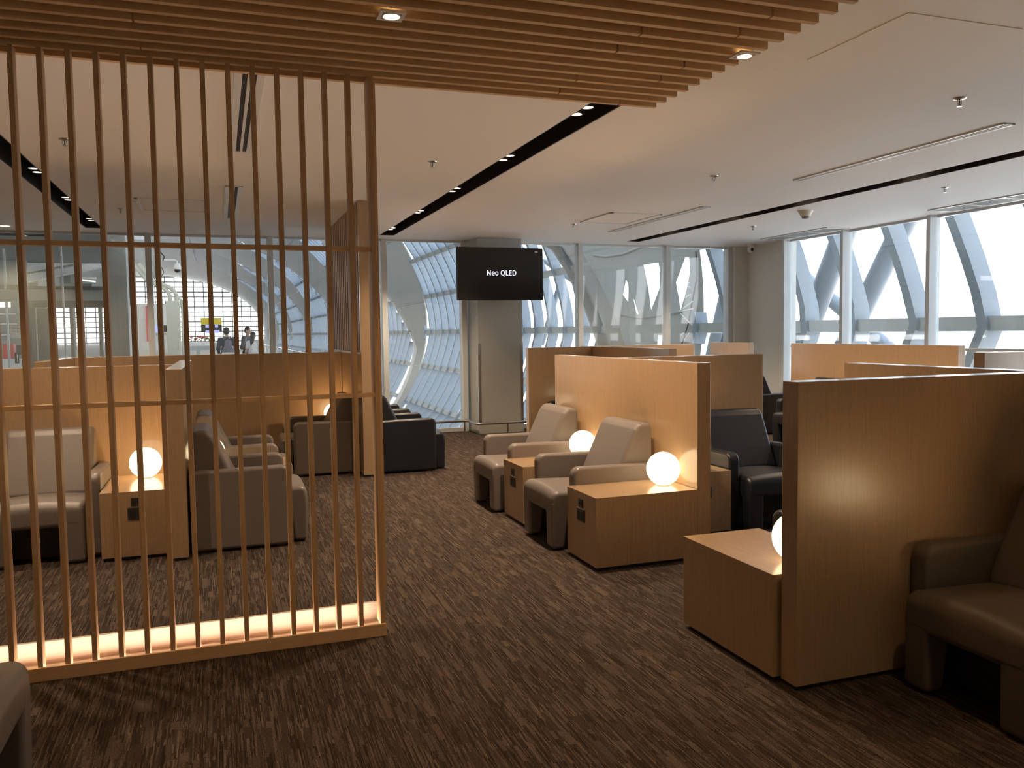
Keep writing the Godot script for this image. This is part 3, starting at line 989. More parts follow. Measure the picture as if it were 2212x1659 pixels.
# a bar that follows the section, of width w along z and depth d inwards
func rib(st: SurfaceTool, zf: Callable, y0: float, y1: float, w: float, d: float, step := 0.5, off := 0.0) -> SurfaceTool:
	var n := maxi(2, int(ceil((y1 - y0) / step)))
	var prev := []
	for i in n + 1:
		var y := lerpf(y0, y1, float(i) / n)
		var z: float = zf.call(y)
		var o := on_vault(y, off)
		var v := vault_normal(y)
		var p := o + v * d
		var now := [Vector3(o.x, o.y, z - w / 2), Vector3(o.x, o.y, z + w / 2), Vector3(p.x, p.y, z + w / 2), Vector3(p.x, p.y, z - w / 2), v]
		if i > 0:
			quad(st, prev[0], prev[1], now[1], now[0], -v)
			quad(st, prev[1], prev[2], now[2], now[1], Vector3.BACK)
			quad(st, prev[2], prev[3], now[3], now[2], v)
			quad(st, prev[3], prev[0], now[0], now[3], Vector3.FORWARD)
		prev = now
	return st

func concourse() -> void:
	# bands of glazing: fins and rails
	var words := ["curved glazed band with leaning fins outside the right-hand windows", "curved band of close blue-grey fins beyond the pillar", "curved band of blue fins farther down the vault, left of the pillar", "narrow blue crescent of fins far down the vault", "distant blue crescent of fins low on the vault", "most distant sliver of blue fins by the end wall"]
	for k in 6:
		var lf := left_edge(k)                 # far end of this band is its left edge in the picture
		var near := 9.0 if k == 0 else right_edge(k - 1, 0.0)
		var t := thing("glazed_band", words[k], "glazing", Vector3(0, 0, 0), 0.0, "glazed bands of the vault")
		t.set_meta("kind", "structure")
		var joined := st0()
		var far := k >= 3
		var z := lf + 0.12
		while z < near:
			var s := z - lf
			var reach := s / 0.35
			var y0 := maxf(-5.0, 1.5 - reach)
			var y1 := y0
			var top := minf(11.5, 1.5 + reach)
			while y1 < top and right_edge(k - 1, y1 + 0.1) > z - 0.35 * absf(y1 - 1.4):
				y1 += 0.1
			if y1 > y0 + 0.3:
				var zz := z
				var lean := func(y): return zz - 0.35 * absf(y - 1.5)
				if far:
					rib(joined, lean, y0, y1, 0.15, 0.30, 1.2)
				else:
					part("fin", rib(st0(), lean, y0, y1, 0.15, 0.30, 0.5), m.fin, t)
			z += 1.2
		for y in [-3.6, -1.9, -0.2, 1.5, 3.3, 5.1, 6.9, 8.7]:
			var z1: float = right_edge(k - 1, y)
			if z1 < lf + 0.6:
				continue
			var o := on_vault(y, 0.12)
			var b := joined if far else st0()
			bar(b, Vector3(o.x, o.y, lf), Vector3(o.x, o.y, z1), 0.24, 0.20, -vault_normal(y).cross(Vector3.BACK))
			if not far:
				part("rail", b, m.fin_grey, t)
		if far:
			var o := part("fins", joined, m.fin, t)
			o.set_meta("kind", "stuff")
	# membranes between the bands
	words = ["grey translucent membrane with cut-out openings seen past the steel rib", "pale curved membrane sail just left of the pillar", "pale curved membrane sail second down the vault", "pale membrane sail third down the vault", "distant pale membrane sail over the end wall", "farthest pale membrane sail meeting the end wall grid", "unseen membrane sail over the lounge roof, added to block the sun"]
	for k in [0, 1, 2, 3, 4, 5, -1]:  # the last sail is unseen, added over the lounge to block the sun
		var t := thing("membrane", words[k], "membrane", Vector3.ZERO, 0.0, "membrane sails of the vault")
		t.set_meta("kind", "structure")
		var st := st0()
		if k == 0:
			near_membrane(st)
		var rows := []
		var a0 := -0.55 if k != 0 else 0.18
		for i in 61:
			var a := lerpf(a0, PI + 0.1, i / 60.0)
			rows.append(a)
		var P := []
		for a in rows:
			var y := TYC + TB * sin(a)
			var right := cos(a) > 0
			var z0 := left_edge(k)
			var z1 := right_edge(k, y)
			if not right:
				z1 = left_edge(k + 1)  # unseen left half closed over its full span to keep sun out
			if k == 5:
				z1 = -205.0
			var line := []
			for j in 9:
				var f := j / 8.0
				var sag := 0.5 * sin(PI * f) * smoothstep(1.0, 6.0, absf(z1 - z0))
				var n := Vector2(cos(a) / TA, sin(a) / TB).normalized()
				line.append(Vector3(TXC + TA * cos(a) - n.x * sag, y - n.y * sag, lerpf(z0, z1, f)))
			P.append(line)
		for i in 60:
			for j in 8:
				var nn: Vector3 = (P[i + 1][j] - P[i][j]).cross(P[i][j + 1] - P[i][j]).normalized()
				quad(st, P[i][j], P[i + 1][j], P[i + 1][j + 1], P[i][j + 1], nn)
		part("sail", st, m.membrane, t)
		if k == 0:
			near_details(t)
		if k < 5:
			var e := st0()
			var top := 11.0
			rib(e, func(_y): return left_edge(k) + 0.02, -5.0 if k != 0 else 5.0, top, 0.22, 0.16, 0.5, 0.0)
			if k > 0:
				rib(e, func(y): return right_edge(k, y), -5.0, 11.0, 0.22, 0.16, 0.5, 0.0)
			part("edge_trim", e, m.white_paint, t)
			for i in range(6, 40, 4):
				if k <= 0:
					break
				var path := PackedVector3Array()
				for j in 9:
					path.append(P[i][j] + vault_normal(P[i][j].y) * 0.02)
				part("seam", tube(st0(), path, 0.035 + 0.012 * k, 5), m.stone, t)
	# the brown-grey steel rib beside the near membrane, and struts
	var r := thing("steel_rib", "dark grey curved steel rib seen through the far glass right of the pillar", "rib")
	r.set_meta("kind", "structure")
	part("web", rib(st0(), func(y): return right_edge(0, y) - 0.42, -5.0, 7.5, 0.80, 0.10, 0.4, 0.05), m.rib, r)
	part("flange", rib(st0(), func(y): return right_edge(0, y) - 0.02, -5.0, 7.5, 0.10, 0.42, 0.4, 0.0), m.rib, r)
	part("flange", rib(st0(), func(y): return right_edge(0, y) - 0.84, -5.0, 7.5, 0.10, 0.42, 0.4, 0.0), m.rib, r)
	# round truss members outside the glass
	var tubes := [
		[Vector3(11.2, 5.2, -11.8), Vector3(11.2, -0.3, -14.9), 0.215, "thick round steel brace outside the first right-hand window, leaning right"],
		[Vector3(11.2, 5.4, -10.0), Vector3(11.2, -0.2, -13.75), 0.19, "thick round steel brace outside the second right-hand window, leaning right"],
		[Vector3(12.4, 3.9, -17.6), Vector3(12.4, 0.1, -11.45), 0.15, "slimmer round steel brace crossing low behind the first right-hand window"],
		[Vector3(11.2, 5.4, -15.4), Vector3(11.2, -1.2, -18.1), 0.22, "thick round steel brace left of the corner, beyond the far glass"],
		[Vector3(11.2, 5.0, -31.0), Vector3(11.2, 1.9, -21.9), 0.13, "round steel brace between the fins right of the pillar, sloping"],
		[Vector3(11.9, 5.4, -26.6), Vector3(11.9, 1.0, -30.4), 0.11, "slim round steel brace between the fins just right of the screen"],
	]
	for b in tubes:
		var o := part("truss_brace", tube(st0(), PackedVector3Array([b[0], b[1]]), b[2], 18), m.truss)
		tag(o, b[3], "brace", "steel braces outside the vault")
	# end wall
	var w := thing("end_wall", "white glazed grid wall closing the far end of the concourse", "glazing", Vector3(0, 0, -205))
	w.set_meta("kind", "structure")
	for i in 26:
		var x := -38.0 + 2.05 * i
		if x < 10.0:
			var s := sqrt(maxf(0.0, 1 - pow((x - TXC) / TA, 2)))
			part("upright", box(st0(), Vector3(x - 0.11, TYC - TB * s, -0.1), Vector3(x + 0.11, TYC + TB * s, 0.1)), m.grid, w)
	for i in 20:
		var y := -5.5 + 1.13 * i
		var s := sqrt(maxf(0.0, 1 - pow((y - TYC) / TB, 2)))
		if s > 0.05:
			part("crossbar", box(st0(), Vector3(TXC - TA * s, y - 0.13, -0.12), Vector3(TXC + TA * s, y + 0.13, 0.12)), m.grid, w)
	# floors outside the lounge
	struct("walkway", box(st0(), Vector3(-38, -0.5, -204), Vector3(1.9, 0.0, BACK - 0.16)), m.stone, "grey concourse floor beyond the far glass", "floor")
	struct("lower_floor", box(st0(), Vector3(1.91, -6.0, -204), Vector3(9.0, -5.4, BACK - 0.16)), m.stone, "lower concourse level below the walkway", "floor")
	struct("apron", box(st0(), Vector3(-900, -8.0, -1400), Vector3(1500, -7.2, 200)), m.apron, "wide pale concrete apron outside the vault", "ground")

# the near membrane: strips of the vault with the openings cut out
func near_membrane(st: SurfaceTool) -> void:
	var holes := [
		[Vector2(-19.39, 2.78), Vector2(-19.30, 2.65), Vector2(-19.36, 2.22), Vector2(-19.62, 2.41)],
		[Vector2(-18.37, 3.08), Vector2(-17.65, 3.08), Vector2(-17.63, 2.9), Vector2(-17.7, 2.49), Vector2(-18.15, 1.99)],
		[Vector2(-16.43, 3.09), Vector2(-16.28, 3.08), Vector2(-16.30, 2.78), Vector2(-16.51, 2.37), Vector2(-16.77, 1.94), Vector2(-16.93, 2.57)],
		[Vector2(-19.05, 2.28), Vector2(-18.80, 1.88), Vector2(-18.92, 1.94)],
		[Vector2(-17.75, 1.35), Vector2(-17.45, 1.35), Vector2(-17.45, 1.05), Vector2(-17.75, 1.05)],
	]
	var y := -5.0
	while y < 4.36:
		var y2 := y + 0.25
		var polys := [PackedVector2Array([Vector2(right_edge(0, y), y), Vector2(-15.8, y), Vector2(-15.8, y2), Vector2(right_edge(0, y2), y2)])]
		for h in holes:
			var next := []
			for p in polys:
				for q in Geometry2D.clip_polygons(p, PackedVector2Array(h)):
					if not Geometry2D.is_polygon_clockwise(q):
						next.append(q)
			polys = next
		for p in polys:
			var id := Geometry2D.triangulate_polygon(p)
			for i in range(0, id.size(), 3):
				var v := []
				for j in 3:
					var q: Vector2 = p[id[i + j]]
					var o := on_vault(q.y, 0.02)
					v.append(Vector3(o.x, q.y, q.x))
				var n := vault_normal(p[id[i]].y)
				tri(st, v[0], v[1], v[2], n, n, n)
		y = y2

# seams, guy rods and the dark cable on the near membrane; pairs of (height, z) on the vault
func near_details(t: Node3D) -> void:
	for line in [[[3.56, -21.0], [3.46, -20.3], [3.44, -19.3], [3.55, -18.0], [3.75, -16.6]], [[1.89, -19.7], [1.78, -18.6], [1.84, -17.4], [1.90, -16.6]]]:
		var path := PackedVector3Array()
		for q in line:
			var o := on_vault(q[0], 0.04)
			path.append(Vector3(o.x, o.y, q[1]))
		part("seam", tube(st0(), path, 0.035, 6), m.rib, t)
	for r in [[2.20, -16.52, 2.26, -16.15], [1.91, -16.74, 2.10, -16.10], [1.90, -16.74, 1.94, -16.08], [1.86, -16.72, 1.56, -16.07], [2.44, -16.38, 2.43, -16.19], [2.46, -16.32, 2.53, -16.22], [1.35, -16.63, 1.40, -16.42], [1.18, -16.52, 1.39, -16.21]]:
		var a := on_vault(r[0], 0.06)
		var b := on_vault(r[2], 0.12)
		part("guy_rod", tube(st0(), PackedVector3Array([Vector3(a.x, a.y, r[1]), Vector3(b.x, b.y, r[3])]), 0.014, 6), m.white_paint, t)
	var c := PackedVector3Array()
	for q in [[3.9, -15.75], [3.26, -15.85], [2.94, -15.86], [2.65, -15.92], [2.26, -16.09], [1.94, -16.21], [1.60, -16.31], [1.25, -16.46], [0.3, -16.9]]:
		var o := on_vault(q[0], 0.09)
		c.append(Vector3(o.x, o.y, q[1]))
	part("cable", tube(st0(), c, 0.016, 6), m.black, t)

# ---------------------------------------------------------------- beyond the far glass on the left: lobby, lift doors, things and people
func lobby() -> void:
	struct("lobby_soffit", box(st0(), Vector3(-14, 2.92, -18.0), Vector3(-1.52, 3.3, -12.35)), m.lobby_grey, "dark grey soffit over the lobby beyond the far glass at left", "ceiling")
	struct("lobby_column", box(st0(), Vector3(-1.55, 0, -14.25), Vector3(-1.30, 6.0, -14.0), 0.01), m.lobby_panel, "grey-green lobby column beyond the glass, behind the left slats", "column")
	var g := part("glass_fin", box(st0(), Vector3(-1.27, 0, -14.2), Vector3(-0.98, 5.5, -14.17)), m.glass)
	tag(g, "upright sheet of greenish glass beside the lobby column", "glass")
	var vent := thing("soffit_grille", "long dark grille let into the lobby soffit", "air vent", Vector3(-3.0, 2.92, -13.1))
	part("frame", box(st0(), Vector3(-0.75, -0.012, -0.09), Vector3(0.85, 0, 0.09)), m.lobby_dark, vent)
	part("blade", box(st0(), Vector3(-0.7, -0.02, -0.03), Vector3(0.8, -0.012, 0.03)), m.black, vent)
	var beam := st0()
	bar(beam, Vector3(-6.0, 2.25, -18.6), Vector3(-2.15, 3.12, -18.6), 0.3, 0.11)
	bar(beam, Vector3(-6.0, 2.08, -18.6), Vector3(-2.15, 2.95, -18.6), 0.3, 0.11)
	tag(part("sloping_beam", beam, m.white_paint), "pair of white sloping beams under the lobby soffit", "beam")
	# crumpled grey sheet behind, standing for the far roof membrane
	var st := st0()
	for i in 24:
		for j in 8:
			var v := []
			for d in [[0, 0], [1, 0], [1, 1], [0, 1]]:
				var u: float = (i + d[0]) / 24.0
				var w: float = (j + d[1]) / 8.0
				v.append(Vector3(lerpf(-6.5, -1.7, u), lerpf(2.15, 3.1, w), -19.6 + 0.09 * sin(u * 31 + w * 4) + 0.05 * sin(u * 57 - w * 9)))
			var n: Vector3 = (v[1] - v[0]).cross(v[3] - v[0]).normalized()
			quad(st, v[0], v[1], v[2], v[3], n)
	tag(part("membrane_sheet", st, m.lobby_panel), "crumpled grey sheet standing for the far roof membrane, behind the white sloping beams", "sheet")
	var lw := thing("lobby_back_wall", "dark grey wall placed to dim the lobby, with two glowing strip windows, at the far left beyond the glass", "wall", Vector3(-5.55, 0, -17.45))
	lw.set_meta("kind", "structure")
	part("sheet", box(st0(), Vector3(-4.0, 0, -0.1), Vector3(2.25, 2.92, 0.0)), m.lobby_grey, lw)  # grey wall placed to dim the bright view behind the lobby
	part("lit_strip", box(st0(), Vector3(1.62, 2.27, 0.001), Vector3(1.97, 2.36, 0.02)), m.lobby_glow, lw)  # strip windows, their daylight put in as glow
	part("lit_strip", box(st0(), Vector3(1.62, 2.06, 0.001), Vector3(1.97, 2.16, 0.02)), m.lobby_glow, lw)
	for y in [1.55, 1.75, 1.93]:
		part("shelf", box(st0(), Vector3(1.62, y, 0.001), Vector3(2.05, y + 0.02, 0.16)), m.white_metal, lw)
	for x in [-3.42, -2.26, -2.86]:
		var gp := part("glass_edge", box(st0(), Vector3(x - 0.012, 2.31 if x != -2.26 else 0.0, -14.52), Vector3(x + 0.012, 2.92, -14.48)), m.frame)
		tag(gp, "slim pale upright edge of lobby glass, %s" % ["at the far left", "between the door leaves", "above the lobby door head"][[-3.42, -2.26, -2.86].find(x)], "glazing bar")
	var fl := thing("tube_light", "short white strip light under the sloping beams", "light", Vector3(-2.35, 2.60, -18.0))
	part("body", box(st0(), Vector3(-0.13, 0.02, -0.03), Vector3(0.13, 0.06, 0.03), 0.005), m.white_paint, fl)
	part("tube", tube(st0(), PackedVector3Array([Vector3(-0.12, 0, 0), Vector3(0.12, -0.03, 0)]), 0.016, 8), m.lobby_glow, fl)
	# door front
	var t := thing("lobby_door_front", "grey steel door front with glass leaves beyond the far glass, behind the left slats", "door", Vector3(-2.3, 0, -15.0))
	t.set_meta("kind", "structure")
	part("lintel", box(st0(), Vector3(-1.2, 2.08, -0.15), Vector3(0.78, 2.26, 0.10), 0.006), m.lobby_panel, t)
	part("track", box(st0(), Vector3(-0.62, 2.262, -0.10), Vector3(0.78, 2.31, 0.14), 0.004), m.lobby_dark, t)
	part("head_frame", box(st0(), Vector3(-0.48, 1.975, -0.08), Vector3(0.55, 2.079, 0.05), 0.004), m.lobby_dark, t)
	for x in [-0.475, -0.20, 0.075, 0.22, 0.49]:
		part("upright", box(st0(), Vector3(x - 0.028, 0, -0.06), Vector3(x + 0.028, 1.975, 0.05), 0.004), m.lobby_grey, t)
	part("solid_leaf", box(st0(), Vector3(-0.44, 0, -0.04), Vector3(-0.235, 1.97, 0.0), 0.004), m.lobby_panel, t)
	part("leaf_edge", box(st0(), Vector3(-0.444, 0, -0.03), Vector3(-0.425, 1.97, 0.03), 0.003), m.white_metal, t)
	for q in [[-0.17, 0.045], [0.25, 0.46]]:
		part("glass_leaf", box(st0(), Vector3(q[0], 0, -0.02), Vector3(q[1], 1.97, -0.008)), m.glass, t)
	var wl := thing("lobby_wall", "narrow grey wall with dark plates beside the lobby doors", "wall", Vector3(-2.84, 0, -15.02))
	part("sheet", box(st0(), Vector3(-0.06, 0, -0.1), Vector3(0.035, 2.08, 0.0)), m.lobby_panel, wl)
	part("call_plate", box(st0(), Vector3(-0.05, 1.63, 0.0), Vector3(-0.01, 1.83, 0.012)), m.lobby_grey, wl)
	part("call_plate", box(st0(), Vector3(-0.05, 1.36, 0.0), Vector3(0.005, 1.52, 0.012)), m.lobby_grey, wl)
	# glass doors at the far left with a notice, a black box and a handle
	var gd := thing("glass_door", "glass door with a paper notice and a bar handle at the far left edge", "door", Vector3(-3.05, 0, -15.0))
	for x in [-0.24, -0.085, 0.115]:
		part("frame", box(st0(), Vector3(x - 0.014, 0, -0.03), Vector3(x + 0.014, 2.9, 0.03), 0.003), m.frame, gd)
	part("head_band", box(st0(), Vector3(-0.6, 2.16, -0.05), Vector3(0.13, 2.34, -0.01)), m.lobby_dark, gd)
	part("pane", box(st0(), Vector3(-0.07, 0, -0.01), Vector3(0.10, 2.15, 0.0)), m.glass, gd)
	var h := part("handle", box(st0(), Vector3(-0.005, 1.10, 0.02), Vector3(0.055, 1.27, 0.035), 0.006), m.black, gd)
	part("grip", box(st0(), Vector3(0.03, 1.12, 0.035), Vector3(0.04, 1.25, 0.045), 0.003), m.white_paint, h)
	var nt := part("notice", box(st0(), Vector3(-0.055, 1.50, 0.001), Vector3(0.095, 1.72, 0.004)), m.paper, gd)
	var ln := st0()
	for i in 5:
		box(ln, Vector3(-0.035, 1.69 - 0.024 * i, 0.004), Vector3(0.075 - 0.02 * (i % 2), 1.696 - 0.024 * i, 0.0045))
	part("printed_lines", ln, m.lobby_grey, nt)
	var cs := thing("counter_display", "black boxy display on a white counter behind the glass door at far left", "display", Vector3(-3.22, 0, -16.2))
	part("counter", box(st0(), Vector3(-0.5, 0, -0.4), Vector3(0.15, 1.15, 0.0), 0.01), m.white_paint, cs)
	part("display", box(st0(), Vector3(-0.07, 1.22, -0.1), Vector3(0.10, 1.38, -0.06), 0.005), m.black, cs)
	part("stand", box(st0(), Vector3(0.0, 1.15, -0.09), Vector3(0.03, 1.22, -0.07)), m.black, cs)
	var rb := part("red_box", box(st0(), Vector3(-3.50, 1.151, -16.45), Vector3(-3.335, 1.40, -16.3), 0.006), m.red)
	tag(rb, "red box standing on the counter at the far left edge", "box")
	# duct pillar with bent pipes
	var d := thing("duct_pillar", "cream box-shaped duct pillar with two bent white pipes on top", "duct", Vector3(-1.14, 0, -24.0))
	part("casing", box(st0(), Vector3(-0.17, 0.0, -0.12), Vector3(0.17, 2.43, 0.12), 0.02, 2), m.cream, d)
	for q in [[-0.07, -0.62], [0.10, -0.50]]:
		part("pipe", tube(st0(), PackedVector3Array([Vector3(q[0], 2.40, 0), Vector3(q[0], 2.56, 0), Vector3(q[0] - 0.05, 2.68, 0), Vector3(q[0] - 0.16, 2.78, 0), Vector3(q[0] - 0.32, 2.86, 0), Vector3(q[1], 2.98, 0), Vector3(q[1] - 0.3, 3.4, 0)]), 0.055, 12), m.cream, d)
	part("side_pipe", tube(st0(), PackedVector3Array([Vector3(0.10, 2.56, 0.0), Vector3(0.20, 2.45, 0.0), Vector3(0.23, 2.2, 0.0), Vector3(0.21, 0.0, 0.0)]), 0.04, 10), m.cream, d)
	# dome camera on its arm
	var c := thing("dome_camera", "white and black dome camera hanging from an arm beyond the screen", "camera", Vector3(-0.83, 2.9, -20.0))
	part("arm", tube(st0(), PackedVector3Array([Vector3(-0.35, 0.27, 0), Vector3(-0.05, 0.28, 0), Vector3(0, 0.25, 0), Vector3(0, 0.18, 0)]), 0.02, 8), m.white_metal, c)
	part("housing", lathe(st0(), PackedVector2Array([Vector2(0, 0.2), Vector2(0.05, 0.2), Vector2(0.075, 0.13), Vector2(0.075, 0.07), Vector2(0, 0.07)]), 20), m.white_metal, c)
	part("dome", ball(st0(), 0.068, Vector3(0, 0.065, 0)), m.black, c)
	var jb := thing("cable_box", "grey equipment box with looping black cables high beside the column", "equipment", Vector3(-1.12, 2.95, -19.0))
	part("casing", box(st0(), Vector3(-0.14, -0.25, -0.1), Vector3(0.02, 0.22, 0.1), 0.01), m.lobby_panel, jb)
	part("cable", tube(st0(), PackedVector3Array([Vector3(-0.1, 0.5, 0.08), Vector3(0.0, 0.32, 0.1), Vector3(0.09, 0.2, 0.1), Vector3(0.06, 0.12, 0.1)]), 0.014, 6), m.black, jb)
	part("cable", tube(st0(), PackedVector3Array([Vector3(0.03, -0.02, 0.1), Vector3(0.07, -0.12, 0.1), Vector3(0.02, -0.22, 0.1)]), 0.010, 6), m.black, jb)
	# information stand
	var k := thing("display_stand", "yellow-topped black information display standing in the concourse", "display", Vector3(-0.22, 0, -27.0))
	part("header", box(st0(), Vector3(-0.30, 1.83, -0.05), Vector3(0.30, 2.03, 0.05), 0.01), m.yellow, k)
	part("panel", box(st0(), Vector3(-0.30, 1.60, -0.05), Vector3(0.30, 1.828, 0.05), 0.008), m.black, k)
	part("emblem", tube(st0(), ring_path(Vector3(0.22, 1.965, 0.055), 0.028), 0.005, 6), m.white_paint, k)
	part("screen", box(st0(), Vector3(-0.17, 1.735, 0.05), Vector3(-0.07, 1.815, 0.056)), m.screen_blue, k)
	part("screen", box(st0(), Vector3(-0.17, 1.57, 0.02), Vector3(0.23, 1.66, 0.06)), m.screen_blue, k)
	part("screen", box(st0(), Vector3(0.10, 1.74, 0.05), Vector3(0.19, 1.82, 0.056)), m.screen_blue, k)
	part("leg", box(st0(), Vector3(-0.03, 0, -0.03), Vector3(0.03, 1.6, 0.03)), m.lobby_grey, k)
	# shop front in red and white
	var s := thing("shop_display", "red and white shop display far behind the cream duct pillar", "shop", Vector3(-2.2, 0, -33.0))
	part("back_wall", box(st0(), Vector3(-0.9, 0, -0.5), Vector3(0.7, 2.7, -0.4)), m.paper, s)
	part("red_banner", box(st0(), Vector3(0.46, 0.9, -0.39), Vector3(0.62, 1.75, -0.36)), m.red, s)
	part("red_pillar", box(st0(), Vector3(-0.32, 1.3, -0.39), Vector3(-0.2, 2.6, -0.3)), m.red, s)
	part("shelf", box(st0(), Vector3(-0.15, 1.55, -0.4), Vector3(0.44, 1.60, -0.1)), m.wood_slat, s)
	part("dark_poster", box(st0(), Vector3(-0.1, 1.65, -0.39), Vector3(0.15, 1.9, -0.37)), m.screen_blue, s)
	part("dark_poster", box(st0(), Vector3(0.24, 1.65, -0.39), Vector3(0.42, 1.9, -0.37)), m.black, s)
	part("counter", box(st0(), Vector3(-0.9, 0, -0.1), Vector3(0.4, 1.0, 0.3), 0.01), m.cream, s)
	# planter with red flowers
	var p := thing("flower_planter", "long planter of dark leaves and red flowers in the concourse", "planter", Vector3(-0.75, 0, -30.0))
	part("trough", box(st0(), Vector3(-0.45, 1.15, -0.15), Vector3(0.45, 1.30, 0.15), 0.01), m.white_paint, p)
	part("stand", box(st0(), Vector3(-0.40, 0, -0.10), Vector3(0.40, 1.15, 0.10)), m.glass, p)
	rng.seed = 5
	var lv := st0()
	for i in 90:
		var o := Vector3(rng.randf_range(-0.44, 0.44), rng.randf_range(1.29, 1.42), rng.randf_range(-0.14, 0.14))
		var a := Vector3(rng.randf_range(-1, 1), rng.randf_range(0.2, 1), rng.randf_range(-1, 1)).normalized() * 0.09
		var b := a.cross(Vector3(0.3, 1, 0.2)).normalized() * 0.025
		var n := a.cross(b).normalized()
		tri(lv, o - b, o + b, o + a, n, n, n)
	part("leaves", lv, m.foliage, p).set_meta("kind", "stuff")
	for i in 9:
		part("flower", ball(st0(), 0.045, Vector3(rng.randf_range(-0.4, 0.4), rng.randf_range(1.38, 1.48), rng.randf_range(-0.1, 0.12)), 0.8), m.red, p)
	# balustrade and seats along the walkway
	var bl := thing("balustrade", "glass balustrade with a slim metal handrail along the edge of the walkway", "balustrade", Vector3(1.7, 0, -13.0))
	part("handrail", tube(st0(), PackedVector3Array([Vector3(0, 1.1, 0), Vector3(0, 1.1, -60)]), 0.03, 8), m.steel, bl)
	for i in 31:
		part("post", box(st0(), Vector3(-0.02, 0, -2.0 * i - 0.03), Vector3(0.02, 1.08, -2.0 * i + 0.03)), m.steel, bl)
	for i in 30:
		part("glass_panel", box(st0(), Vector3(-0.006, 0.08, -2.0 * i - 1.94), Vector3(0.006, 1.0, -2.0 * i - 0.06)), m.glass, bl)
	var seat_at := [[-1.0, -29.0], [-0.35, -29.0], [0.3, -24.5], [0.62, -29.5], [1.05, -24.0], [-1.6, -27.0], [1.35, -36.0], [1.2, -40.0]]
	var proto: Node3D = null
	var wd := ["leftmost by the duct pillar", "under the yellow display", "in front of the person with the backpack", "between the three people", "beside the woman in white", "left of the duct pillar", "dark one near the balustrade", "farthest one near the balustrade"]
	for i in seat_at.size():
		var at := Vector3(seat_at[i][0], 0, seat_at[i][1])
		var lab: String = "low concourse seat with a pale back, " + wd[i]
		if proto == null:
			proto = thing("concourse_seat", lab, "seat", at, 0.0, "seats in the concourse")
			part("backrest", box(st0(), Vector3(-0.26, 0.55, -0.03), Vector3(0.26, 1.02, 0.02), 0.02, 2), m.cream, proto)
			part("seat", box(st0(), Vector3(-0.26, 0.42, -0.5), Vector3(0.26, 0.48, 0.0), 0.02, 2), m.lobby_grey, proto)
			for sx in [-1, 1]:
				part("leg", box(st0(), Vector3(sx * 0.22 - 0.015, 0, -0.45), Vector3(sx * 0.22 + 0.015, 0.44, -0.02)), m.steel, proto)
		else:
			copy_of(proto, "concourse_seat", lab, at, 0.0, "")

func ring_path(c: Vector3, r: float) -> PackedVector3Array:
	var p := PackedVector3Array()
	for i in 17:
		p.append(c + Vector3(cos(TAU * i / 16), sin(TAU * i / 16), 0) * r)
	return p

# ---------------------------------------------------------------- people: tapered capsules joined smoothly, meshed as surface nets
func field(p: Vector3, bones: Array, k: float) -> float:
	var d := 1e9
	for b in bones:
		var a: Vector3 = b[0]
		var ab: Vector3 = b[1] - a
		var t := clampf((p - a).dot(ab) / maxf(ab.length_squared(), 1e-9), 0.0, 1.0)
		var e := (p - a - ab * t).length() - lerpf(b[2], b[3], t)
		var h := clampf(0.5 + 0.5 * (d - e) / k, 0.0, 1.0)
		d = lerpf(d, e, h) - k * h * (1.0 - h) if d < 1e8 else e
	return d

func flesh(bones: Array, cell: float, k := 0.03) -> SurfaceTool:
	var lo := Vector3(1e9, 1e9, 1e9)
	var hi := -lo
	for b in bones:
		for e in [[b[0], b[2]], [b[1], b[3]]]:
			lo = lo.min(e[0] - Vector3.ONE * (e[1] + 2.5 * cell))
			hi = hi.max(e[0] + Vector3.ONE * (e[1] + 2.5 * cell))
	var n := Vector3i(((hi - lo) / cell).ceil()) + Vector3i.ONE
	var val := PackedFloat32Array()
	val.resize(n.x * n.y * n.z)
	for x in n.x:
		for y in n.y:
			for z in n.z:
				val[(x * n.y + y) * n.z + z] = field(lo + Vector3(x, y, z) * cell, bones, k)
	var at := func(x: int, y: int, z: int) -> int: return (x * n.y + y) * n.z + z
	var vert := {}
	for x in n.x - 1:
		for y in n.y - 1:
			for z in n.z - 1:
				var sum := Vector3.ZERO
				var cnt := 0
				for e in EDGES:
					var va: float = val[at.call(x + e[0].x, y + e[0].y, z + e[0].z)]
					var vb: float = val[at.call(x + e[1].x, y + e[1].y, z + e[1].z)]
					if (va < 0) != (vb < 0):
						sum += Vector3(e[0]).lerp(Vector3(e[1]), va / (va - vb))
						cnt += 1
				if cnt > 0:
					vert[at.call(x, y, z)] = lo + (Vector3(x, y, z) + sum / cnt) * cell
	var nrm := {}
	for i in vert:
		var p: Vector3 = vert[i]
		var e := cell * 0.5
		nrm[i] = Vector3(field(p + Vector3(e, 0, 0), bones, k) - field(p - Vector3(e, 0, 0), bones, k), field(p + Vector3(0, e, 0), bones, k) - field(p - Vector3(0, e, 0), bones, k), field(p + Vector3(0, 0, e), bones, k) - field(p - Vector3(0, 0, e), bones, k)).normalized()
	var st := st0()
	var steps := [n.y * n.z, n.z, 1]
	for x in range(1, n.x - 1):
		for y in range(1, n.y - 1):
			for z in range(1, n.z - 1):
				var i: int = at.call(x, y, z)
				for ax in 3:
					if (val[i] < 0) == (val[i + steps[ax]] < 0):
						continue
					var u: int = steps[(ax + 1) % 3]
					var v: int = steps[(ax + 2) % 3]
					var q := [i, i - u, i - u - v, i - v]
					if vert.has(q[0]) and vert.has(q[1]) and vert.has(q[2]) and vert.has(q[3]):
						squad(st, vert[q[0]], vert[q[1]], vert[q[2]], vert[q[3]], nrm[q[0]], nrm[q[1]], nrm[q[2]], nrm[q[3]])
	return st

var EDGES := []

